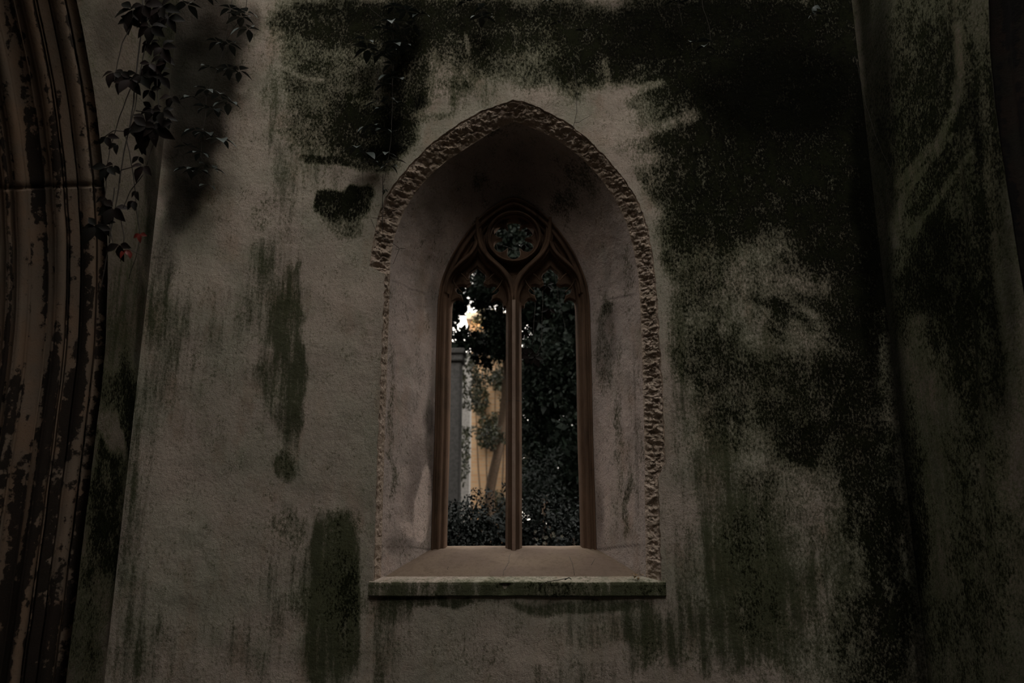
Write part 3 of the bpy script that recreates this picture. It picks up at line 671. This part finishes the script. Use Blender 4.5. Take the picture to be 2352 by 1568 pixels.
# unseen walls added to block sun and sky light, and the floor
mb = MB(); mb.box((-4.45, -5.6, -.05), (-4.2, WT, HT)); tag(mb.build('blocker_wall_left', M['ashlar'], None, False), kind='structure')
mb = MB(); mb.box((4.2, -5.6, -.05), (4.45, WT, HT)); tag(mb.build('blocker_wall_right', M['ashlar'], None, False), kind='structure')
mb = MB(); mb.box((-4.45, -5.9, -.05), (4.45, -5.6, 7.6)); tag(mb.build('blocker_wall_rear', M['ashlar'], None, False), kind='structure')  # added behind the camera so light falls from overhead
mb = MB(); mb.box((-4.45, -5.6, -.2), (4.45, WT, 0)); tag(mb.build('floor', M['earth'], None, False), kind='structure')
mb = MB(); mb.box((-16, WT, -.2), (16, 26, 0)); tag(mb.build('garden_ground', M['earth'], None, False), kind='structure')

# ------------------------------------------------------------ creepers
def leaflet(base, d, up, L, W, curl=.25):
    d = Vector(d).normalized(); s_ = d.cross(Vector(up)); s_ = s_.normalized() if s_.length > 1e-4 else Vector((1, 0, 0)); n = s_.cross(d).normalized()
    prof = ((0, .06), (.15, .55), (.38, .98), (.6, .86), (.82, .45), (1, .02)); V = []; F = []
    for i, (tt, ww) in enumerate(prof):
        c = Vector(base) + d * L * tt - n * curl * L * tt * tt
        V += [c - s_ * W * .5 * ww + n * W * .16 * ww, c, c + s_ * W * .5 * ww + n * W * .16 * ww]
    for i in range(5):
        a = i * 3; F += [(a, a + 1, a + 4, a + 3), (a + 1, a + 2, a + 5, a + 4)]
    return V, F
def compound(mb, p, size, facing='cam', n=5, rot=None):
    """a palmate creeper leaf: facing the camera, or held flat and seen edge-on"""
    p = Vector(p); rot = random.uniform(-.6, .6) if rot is None else rot
    for i in range(n):
        a = rot + (i - (n - 1) / 2) * (.95 if n > 3 else 1.1)
        L = size * (1.0 - .16 * abs(i - (n - 1) / 2)) * random.uniform(.8, 1.1)
        if facing == 'cam':
            d = Vector((math.sin(a), random.uniform(-.35, .15), -math.cos(a))); up = Vector((random.uniform(-.3, .3), -1, random.uniform(-.1, .5)))
        else:
            d = Vector((math.sin(a * 1.25), -math.cos(a * 1.25) * .8, random.uniform(-.42, -.02))); up = Vector((random.uniform(-.25, .25), -.25, 1))
        V, F = leaflet(p + d.normalized() * size * .08, d, up, L, L * .60, random.uniform(.1, .4)); mb.add(V, F)
def creeper(label, stems, leaves, mat='leaf', facing='cam', stem_mat='stem', r=.0022, red=(), Xp=None):
    pt = (lambda x, y, Y: P(x, y, Y))
    s0 = stems[0]; p0 = pt(s0[1][0][0], s0[1][0][1], s0[0]); root = empty('creeper', tuple(p0))
    tag(root, label, 'vine')
    mb = MB()
    for st in stems:
        Y = st[0]; pts = np.array([pt(x, y, Y) for x, y in st[1]]); pts = resample(pts, max(6, len(pts) * 6))
        if st[1][0][1] < 0:                                # carry the strand up to where it clings to the wall
            a = pts[0]; top_ = np.array([max(a[0] - .02, XL + .01) if abs(Y) < .5 else XL + .006, -.006 if abs(Y) < .5 else a[1] - .05, a[2] + (1.0 if abs(Y) < .5 else .75)])
            pts = np.concatenate([resample([top_, a * .4 + top_ * .6 + np.array([0, 0, .05]), a], 8)[:-1], pts])
        pts = pts + np.stack([fbm(pts, 9, 2, seed=51), fbm(pts, 6, 2, seed=52), fbm(pts, 9, 2, seed=53) * .3], 1) * .006
        mb.tube(pts, st[2] if len(st) > 2 else r, 5, (st[2] if len(st) > 2 else r) * .6)
    mb.build('stem', M[stem_mat], root)
    if leaves:
        mb = MB()
        for l in leaves:
            x, y, Y, sz = l[:4]; compound(mb, pt(x, y, Y), sz, l[4] if len(l) > 4 else facing, l[5] if len(l) > 5 else random.choice((3, 5, 5)), l[6] if len(l) > 6 else None)
        fo = mb.build('foliage', M[mat], root)
    for x, y, Y, sz, n in red:
        mb = MB(); compound(mb, pt(x, y, Y), sz, 'cam', n, .1); q_ = mb.build('leaf', M['leaf_red'], root); q_['label'] = 'small red autumn leaf'
    return root
Y1 = -.95
def ll(lst, Y, sz, facing, mat=None): return [(x, y, Y + random.uniform(-.04, .04), sz * s, facing, n) for x, y, s, n in lst]
creeper('dark purple leaved creeper hanging on long strands in front of the left arch',
        [(Y1, [(330, -60), (325, 90), (312, 170), (300, 280), (282, 380), (268, 440), (258, 520), (250, 560)], .0035),
         (Y1, [(345, -60), (338, 90), (318, 180), (308, 250), (290, 330), (275, 420)], .0028),
         (Y1, [(305, 55), (285, 100), (268, 160), (262, 186), (280, 190), (300, 180)]),
         (Y1, [(345, 50), (360, 160), (363, 260), (355, 330), (340, 380)]),
         (Y1 + .05, [(300, 200), (275, 270), (255, 340), (247, 390), (235, 470)]),
         (Y1 + .05, [(285, 300), (300, 350), (308, 400), (312, 470), (318, 540), (310, 590), (298, 640)]),
         (Y1, [(260, 430), (252, 500), (258, 560), (290, 570), (325, 585)]),
         (Y1, [(250, 560), (240, 620), (232, 660)]), (Y1, [(275, 480), (282, 540), (276, 600)]),
         (Y1, [(330, 400), (300, 440), (280, 480)]), (Y1, [(240, 315), (262, 300), (300, 305), (345, 295)]), (Y1, [(310, 255), (345, 258)]), (Y1, [(280, 390), (320, 380), (345, 390)])],
        ll([(305, 20, 1.3, 5), (330, 10, 1.4, 5), (350, 30, 1.3, 5), (370, 15, 1.2, 5), (300, 45, 1, 5), (385, 40, 1, 5), (345, 60, 1.1, 5),
            (345, 100, .8, 5), (372, 108, 1, 5), (375, 130, .9, 3), (345, 145, .8, 3), (357, 150, .7, 3), (262, 165, .9, 3), (285, 172, 1.2, 5), (300, 182, 1.2, 5), (325, 172, 1.1, 5), (348, 165, 1.3, 5), (368, 175, 1, 5), (345, 205, .8, 3),
            (395, 222, .8, 3), (350, 248, .9, 5), (372, 255, 1, 5), (384, 270, .8, 3), (335, 278, 1.2, 5), (340, 292, 1.4, 5), (358, 292, 1.2, 5), (300, 292, .7, 3), (245, 312, .8, 3), (270, 330, .7, 2), (325, 330, .7, 2), (320, 358, .6, 2),
            (248, 382, 1.0, 3), (262, 378, .9, 3), (330, 380, .9, 3), (315, 438, .6, 2), (308, 460, .7, 2), (243, 452, .7, 2), (262, 476, 1.2, 5), (222, 520, 1.2, 5), (235, 512, .9, 3), (275, 560, .9, 3)], Y1, .068, 'cam'),
        mat='leaf_dark', red=[(322, 536, Y1, .035, 3), (290, 572, Y1, .042, 2), (300, 577, Y1, .03, 1)])
creeper('blue green leaved creeper hanging against the wall just right of the left corner',
        [(-.14, [(540, -60), (525, 50), (515, 110), (490, 180), (476, 215), (468, 290), (460, 370)], .002), (-.12, [(575, -50), (560, 40), (540, 60), (520, 95)]), (-.12, [(476, 215), (500, 225), (530, 240)]), (-.12, [(462, 300), (490, 308), (515, 325)]), (-.12, [(460, 360), (480, 385), (478, 425)])],
        ll([(530, 20, 1, 5), (555, 38, 1.2, 5), (568, 28, 1, 3), (570, 65, 1.1, 5), (500, 95, 1, 5), (525, 100, 1, 5), (480, 155, .9, 3), (525, 155, 1.1, 5), (550, 162, 1.2, 5), (475, 205, .9, 5), (505, 218, 1, 5), (525, 235, 1.1, 5), (440, 222, .8, 3), (470, 245, .8, 3), (495, 250, 1, 5),
            (450, 298, 1, 5), (480, 305, .9, 5), (508, 318, 1.1, 5), (430, 335, .9, 3), (460, 350, .9, 5), (430, 385, 1.1, 5), (455, 390, 1, 5), (480, 378, 1, 5), (490, 388, 1, 3), (478, 425, .8, 3), (590, -20, 1, 5), (470, -10, 1.2, 5), (430, 10, 1.2, 5), (500, -30, 1.2, 5)], -.13, .085, 'edge'))
creeper('blue green leaved creeper trailing down above the left shoulder of the window arch',
        [(-.10, [(905, -60), (904, 60), (902, 180), (900, 290), (890, 385), (882, 420)], .002), (-.08, [(882, 400), (880, 430), (878, 520)]), (-.09, [(830, -40), (850, 20), (880, 45), (935, 70)], .0014), (-.08, [(870, 140), (865, 240), (838, 290), (834, 400), (838, 480)], .0014)],
        ll([(905, 15, 1, 5), (935, 25, 1.1, 5), (965, 32, 1, 3), (900, 48, 1, 5), (945, 60, 1.1, 5), (880, 65, .9, 3), (895, 72, .8, 3), (845, 112, 1.3, 5), (870, 125, 1.1, 5), (890, 122, 1.1, 5), (905, 100, 1.1, 5), (925, 105, 1.2, 5), (840, 92, 1, 3), (900, 148, .8, 3), (898, 172, 1, 3), (915, 180, .9, 3),
            (880, 195, .8, 3), (895, 225, .7, 3), (915, 235, .9, 3), (862, 235, .8, 2), (880, 250, .9, 3), (850, 290, 1.2, 5), (880, 295, .9, 3), (898, 305, .8, 3), (820, 340, 1.2, 5), (840, 350, 1, 3), (888, 350, .9, 3), (905, 368, 1, 3), (850, 372, .9, 3), (895, 380, .8, 3)], -.09, .082, 'edge'))
creeper('thin bare tendril with tiny leaves over the left springing of the window arch',
        [(-.03, [(884, 425), (878, 470), (877, 520), (878, 548), (895, 555), (915, 570), (903, 606)], .0016), (-.03, [(850, 502), (862, 530), (880, 550)], .0012), (-.03, [(878, 480), (900, 495), (912, 514)], .0012), (-.03, [(915, 570), (932, 571)], .0012), (-.03, [(855, 500), (880, 502), (895, 500)], .0012)],
        [(883, 434, -.03, .028, 'cam', 2), (881, 488, -.03, .02, 'edge', 3), (915, 572, -.03, .018, 'edge', 3)], mat='olive', stem_mat='stem')
creeper('small creeper sprig dangling at the top edge above the window apex',
        [(-.1, [(1095, -60), (1098, 10), (1105, 35)], .0014)], ll([(1070, 3, .9, 3), (1110, 18, .9, 3), (1108, 38, 1.3, 5), (1118, 42, .9, 3)], -.1, .075, 'edge'))
creeper('pair of small creeper leaves on a short stem high above the window apex',
        [(-.09, [(1282, -60), (1290, 20), (1283, 52), (1310, 60), (1340, 70)], .0012)], ll([(1258, 2, .8, 3), (1282, 54, 1.1, 2), (1340, 71, .9, 2)], -.09, .06, 'edge'))
creeper('long single twig with narrow leaves hanging at the top of the dark mould',
        [(-.16, [(1612, -60), (1616, 20), (1630, 60), (1634, 92), (1622, 104)], .0016), (-.16, [(1555, -40), (1565, 60)], .0012)], ll([(1595, 98, 1.3, 2), (1548, 4, 1, 3), (1585, 0, .9, 3), (1620, 108, 1, 3)], -.16, .075, 'edge'))
creeper('dark leafless shoot with one leaf high beside the right corner',
        [(-.2, [(1862, -60), (1870, 10), (1875, 40)], .0016), (-.2, [(1965, 130), (1975, 180), (1990, 240), (2010, 310), (2050, 400)], .0010)], [(1872, 30, -.2, .05, 'edge', 3), (1868, 14, -.2, .05, 'cam', 2)])
creeper('bare hairline root climbing the render just above the right side of the arch',
        [(-.004, [(1318, 150), (1324, 215), (1325, 255), (1318, 285)], .0016), (-.012, [(1318, 283), (1328, 283), (1340, 276), (1352, 270), (1360, 264)], .0012), (-.01, [(1318, 283), (1312, 300), (1302, 315), (1292, 330)], .0010)], [], stem_mat='stem')
creeper('creeper strands hanging outside in front of the right window light',
        [(.70, [(1256, 330), (1252, 450), (1250, 560), (1246, 640), (1244, 720), (1243, 790), (1232, 815)], .0022), (.70, [(1268, 570), (1283, 690), (1300, 760)], .0016), (.72, [(1225, 600), (1228, 700), (1222, 800)], .0016), (.7, [(1250, 664), (1322, 668)], .0014)],
        [(1256, 655, .7, .06, 'cam', 5), (1262, 708, .7, .06, 'cam', 3), (1215, 815, .72, .075, 'cam', 5), (1228, 820, .7, .06, 'cam', 5), (1208, 800, .72, .06, 'cam', 3), (1200, 760, .74, .06, 'cam', 3)], mat='leaf_dark')
creeper('thin dry stalks hanging outside behind the round tracery opening',
        [(.64, [(1150, 330), (1135, 450), (1122, 558), (1150, 562), (1190, 578), (1225, 586)], .0018), (.66, [(1142, 520), (1140, 560), (1148, 600)], .0016), (.66, [(1212, 500), (1214, 560)], .0016), (.66, [(1225, 500), (1222, 548), (1180, 540)], .0014)],
        [(1218, 530, .66, .045, 'cam', 5), (1228, 570, .66, .05, 'cam', 5), (1205, 560, .66, .045, 'cam', 3), (1150, 520, .66, .03, 'cam', 2)], mat='leaf_dark')
# small things lying on the ledge
mb = MB(); mb.tube([P(x, y, -.03) + np.array([0, -.004 - .006 * (k % 2), .004]) for k, (x, y) in enumerate([(1241, 1352), (1243, 1344), (1255, 1338), (1275, 1334), (1295, 1331), (1308, 1328)])], .0022, 6, .0014)
mb.tube([P(1297, 1331, -.03), P(1307, 1326, -.035), P(1312, 1330, -.03)], .0022, 6)
tag(mb.build('twig', M['stem']), 'thin dark twig lying across the edge of the window ledge', 'twig')
mb = MB()
for i in range(9):
    c = P(1462 + random.uniform(-8, 14), 1322 + random.uniform(-4, 8), .02); d = Vector((random.uniform(-1, 1), random.uniform(-1, 0), random.uniform(-.1, .6)))
    V_, F_ = leaflet(c, d, (0, 0, 1), .022, .014, .4); mb.add(V_, F_)
tag(mb.build('dead_leaf', M['debris']), 'curled yellow brown leaf in the right corner of the sill', 'leaf')

# ------------------------------------------------------------ garden outside
def leaf_cloud(ells, n, size, flat=.0):
    """many small folded leaves through ellipsoids (cx, cy, cz, rx, ry, rz); returns vertices and faces"""
    vol = np.array([e[3] * e[4] * e[5] for e in ells]) ** .7; cnt = (n * vol / vol.sum()).astype(int); Vs = []
    for e, c in zip(ells, cnt):
        d = rng.normal(size=(c, 3)); d /= np.linalg.norm(d, axis=1)[:, None]; rr = rng.uniform(.35, 1, c) ** .45
        p = np.array(e[:3]) + d * rr[:, None] * np.array(e[3:6])
        keep = fbm(p, 2.4, 2, seed=61) > -.28; p = p[keep]; c = len(p)
        ax = rng.normal(size=(c, 3)); ax[:, 2] -= .4; ax /= np.linalg.norm(ax, axis=1)[:, None]
        nn = rng.normal(size=(c, 3)) + np.array([0, -.3, 1.0]); sd = np.cross(ax, nn); sd /= np.linalg.norm(sd, axis=1)[:, None]; nn = np.cross(sd, ax)
        s_ = (size * rng.uniform(.6, 1.25, c))[:, None]
        b = p; m = p + ax * s_ * .5 - nn * s_ * .06; tpt = p + ax * s_
        Vs.append(np.stack([b, m + sd * s_ * .27 + nn * s_ * .08, tpt, m - sd * s_ * .27 + nn * s_ * .08], 1).reshape(-1, 3))
    V = np.concatenate(Vs); nq = len(V) // 4
    return V, np.arange(nq * 4).reshape(nq, 4)
def core(mb, e, k=.6):
    n1, n2 = 10, 7; V = []; F = []
    for i in range(n2 + 1):
        th = math.pi * i / n2
        for j in range(n1):
            ph = 2 * math.pi * j / n1; V.append((e[0] + k * e[3] * math.sin(th) * math.cos(ph), e[1] + k * e[4] * math.sin(th) * math.sin(ph), e[2] + k * e[5] * math.cos(th)))
    for i in range(n2):
        for j in range(n1): F.append((i * n1 + j, i * n1 + (j + 1) % n1, (i + 1) * n1 + (j + 1) % n1, (i + 1) * n1 + j))
    mb.add(V, F)
def shrub(name, label, ells, n, size, mat='shrub', trunk=None, cat='shrub', group=None):
    c = ells[0]; root = empty(name, (c[0], c[1], 0)); tag(root, label, cat, group)
    mb = MB()
    if trunk:
        for pts, r0, r1 in trunk: mb.tube(resample(pts, 14), r0, 9, r1)
    else:
        for e in ells:
            for _ in range(4): mb.tube(resample([(e[0] + random.uniform(-.1, .1), e[1], 0), (e[0] + random.uniform(-.6, .6) * e[3], e[1] + random.uniform(-.5, .5) * e[4], e[2] + .5 * e[5])], 6), .015, 6, .006)
    mb.build('trunk' if trunk else 'branches', M['bark'], root)
    V_, F_ = leaf_cloud(ells, n, size)
    if n > 20000:
        V3, F3 = leaf_cloud([tuple(e[:3]) + tuple(.78 * q for q in e[3:]) for e in ells], n // 7, size * 2.6); F_ = np.concatenate([F_, F3 + len(V_)]); V_ = np.concatenate([V_, V3])
    mesh('foliage', V_, F_, M[mat], root)
    return root
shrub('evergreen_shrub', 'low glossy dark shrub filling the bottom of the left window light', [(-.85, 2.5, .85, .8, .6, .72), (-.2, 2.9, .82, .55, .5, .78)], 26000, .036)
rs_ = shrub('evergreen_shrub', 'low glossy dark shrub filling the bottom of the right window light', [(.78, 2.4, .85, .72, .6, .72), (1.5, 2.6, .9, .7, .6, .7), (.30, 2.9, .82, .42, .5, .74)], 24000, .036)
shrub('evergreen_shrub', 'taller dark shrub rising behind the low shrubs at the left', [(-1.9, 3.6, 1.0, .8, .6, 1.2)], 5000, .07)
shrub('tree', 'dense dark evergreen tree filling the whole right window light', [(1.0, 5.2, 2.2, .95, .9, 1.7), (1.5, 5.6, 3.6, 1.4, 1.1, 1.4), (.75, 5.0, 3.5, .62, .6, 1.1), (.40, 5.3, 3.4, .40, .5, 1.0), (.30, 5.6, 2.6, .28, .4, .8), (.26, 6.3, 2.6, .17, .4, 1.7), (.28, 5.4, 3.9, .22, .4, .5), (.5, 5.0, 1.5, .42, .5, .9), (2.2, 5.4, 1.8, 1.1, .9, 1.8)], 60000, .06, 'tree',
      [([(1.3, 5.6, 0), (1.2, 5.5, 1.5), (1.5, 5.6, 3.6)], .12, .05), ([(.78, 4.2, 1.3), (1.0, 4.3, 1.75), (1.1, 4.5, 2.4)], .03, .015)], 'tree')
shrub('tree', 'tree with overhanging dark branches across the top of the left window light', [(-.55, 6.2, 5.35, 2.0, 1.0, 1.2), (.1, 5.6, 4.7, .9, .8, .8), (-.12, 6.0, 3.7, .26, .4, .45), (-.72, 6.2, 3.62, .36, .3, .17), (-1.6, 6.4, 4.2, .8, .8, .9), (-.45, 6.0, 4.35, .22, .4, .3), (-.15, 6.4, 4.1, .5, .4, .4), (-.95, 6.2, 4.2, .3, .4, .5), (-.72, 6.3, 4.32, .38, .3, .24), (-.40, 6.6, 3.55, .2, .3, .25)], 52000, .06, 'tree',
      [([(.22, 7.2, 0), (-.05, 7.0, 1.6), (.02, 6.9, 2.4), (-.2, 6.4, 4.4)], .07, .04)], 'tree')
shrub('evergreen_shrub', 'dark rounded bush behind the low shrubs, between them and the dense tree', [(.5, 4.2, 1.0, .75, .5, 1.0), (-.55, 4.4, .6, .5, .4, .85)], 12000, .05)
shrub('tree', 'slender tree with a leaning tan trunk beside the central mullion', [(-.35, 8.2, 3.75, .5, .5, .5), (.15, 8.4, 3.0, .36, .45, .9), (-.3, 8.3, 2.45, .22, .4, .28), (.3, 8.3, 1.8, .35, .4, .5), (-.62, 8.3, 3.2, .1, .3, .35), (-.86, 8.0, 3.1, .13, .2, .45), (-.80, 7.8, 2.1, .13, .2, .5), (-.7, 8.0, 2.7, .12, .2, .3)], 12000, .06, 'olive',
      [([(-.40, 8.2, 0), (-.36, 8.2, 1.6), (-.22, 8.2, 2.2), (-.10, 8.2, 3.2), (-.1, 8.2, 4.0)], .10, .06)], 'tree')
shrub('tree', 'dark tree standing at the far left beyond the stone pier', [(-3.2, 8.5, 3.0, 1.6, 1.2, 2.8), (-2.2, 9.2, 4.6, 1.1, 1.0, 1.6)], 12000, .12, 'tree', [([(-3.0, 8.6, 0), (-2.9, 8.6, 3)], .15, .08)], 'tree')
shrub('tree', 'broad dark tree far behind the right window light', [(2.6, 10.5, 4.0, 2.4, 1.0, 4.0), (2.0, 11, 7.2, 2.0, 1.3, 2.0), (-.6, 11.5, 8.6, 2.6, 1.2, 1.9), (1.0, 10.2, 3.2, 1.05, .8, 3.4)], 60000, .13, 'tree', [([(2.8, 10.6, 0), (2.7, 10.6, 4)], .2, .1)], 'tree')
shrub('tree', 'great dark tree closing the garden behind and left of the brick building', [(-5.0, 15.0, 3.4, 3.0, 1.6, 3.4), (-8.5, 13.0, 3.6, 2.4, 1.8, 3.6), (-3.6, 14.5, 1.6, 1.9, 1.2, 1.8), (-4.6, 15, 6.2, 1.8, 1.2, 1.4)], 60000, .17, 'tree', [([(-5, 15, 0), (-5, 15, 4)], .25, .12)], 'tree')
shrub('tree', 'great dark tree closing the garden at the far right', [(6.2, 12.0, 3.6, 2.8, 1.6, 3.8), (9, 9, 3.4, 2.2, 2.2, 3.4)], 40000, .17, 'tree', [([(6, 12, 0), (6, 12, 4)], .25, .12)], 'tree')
# pier
p0 = P(1033, 1090, 6.0); p1 = P(1056, 1090, 6.0); ztop = P(1045, 800, 6.0)[2]
pr = empty('stone_pier', ((p0[0] + p1[0]) / 2, 6.15, 0)); tag(pr, 'grey free standing stone pier at the left edge of the left window light', 'pillar')
mb = MB(); mb.box((p0[0] - .05, 6.0, 0), (p1[0], 6.3, ztop - .18)); bevel(mb.build('shaft', M['grey_stone'], pr, False), .03)
mb = MB(); mb.box((p0[0] - .09, 5.96, ztop - .18), (p1[0] + .03, 6.34, ztop - .08)); mb.box((p0[0] - .12, 5.93, ztop - .08), (p1[0] + .05, 6.37, ztop)); bevel(mb.build('capital', M['grey_stone'], pr, False), .02)
mb = MB(); mb.box((-7.5, -3.5, -.05), (-7.2, 8.6, 7.5)); tag(mb.build('blocker_wall_garden', M['ashlar'], None, False), kind='structure')  # unseen wall added to keep the sun off the trees
# sunlit buildings
b0_, b1_ = P(1080, 900, 13.0)[0], P(1163, 900, 13.0)[0]
bd = empty('brick_building', ((b0_ + b1_) / 2, 13.0, 0)); tag(bd, 'sunlit orange brick building seen through the left window light', 'building')
hB = P(1100, 735, 13.0)[2]
mb = MB(); mb.box((b0_, 13.0, 0), (b1_, 16, hB)); mb.build('wall', M['brick'], bd, False)
mb = MB(); mb.box((b0_ - .12, 12.86, hB), (b1_ + .12, 16.1, hB + .16)); mb.build('cornice', M['pale_stone'], bd, False)
q0, q1 = P(1057, 900, 11.0)[0], P(1080, 900, 11.0)[0]; hQ = P(1068, 812, 11.0)[2]
bd2 = empty('stone_tower', ((q0 + q1) / 2, 11.2, 0)); tag(bd2, 'narrow pale stone corner of a building between the grey pier and the brick wall', 'building')
mb = MB(); mb.box((q0, 11.0, 0), (q1, 11.6, hQ - .25)); mb.build('shaft', M['pale_stone'], bd2, False)
mb = MB(); mb.box((q0 - .02, 10.96, hQ - .25), (q1 + .02, 11.64, hQ)); mb.build('cap', M['pale_stone'], bd2, False)
# climbing plant on the brick wall
iv = empty('climbing_plant', (-.6, 12.8, 0)); tag(iv, 'leafy climber spreading over the orange brick wall', 'vine')
V_, F_ = leaf_cloud([(-.62, 12.8, 5.3, .42, .12, .6), (-.32, 12.8, 4.3, .28, .12, .5), (-.75, 12.8, 3.6, .2, .12, .4), (-.62, 12.8, 2.8, .22, .12, .45), (-.3, 12.8, 3.0, .25, .12, .35), (-.25, 12.8, 1.2, .4, .15, .5)], 4200, .09)
mesh('foliage', V_, F_, M['olive'], iv)
mb = MB()
for k_ in range(5): mb.tube(resample([(-.6 + k_ * .1, 12.92, 0), (-.8 + k_ * .2, 12.9, 2.2), (-.9 + k_ * .25, 12.9, 4.6)], 8), .02, 6, .008)
mb.build('stem', M['bark'], iv)
# blossoms on the right shrub
for k_ in range(8):
    c = P(1250 + random.uniform(-22, 44), 1243 + random.uniform(-30, 8), 1.85); mb = MB()
    for i in range(5):
        a = i * 2 * math.pi / 5; V_, F_ = leaflet(c, (math.cos(a), -.3, math.sin(a)), (0, -1, 0), .014, .012, .1); mb.add(V_, F_)
    mb.build('flower', M['flower'], rs_)['label'] = 'tiny pale blossom'
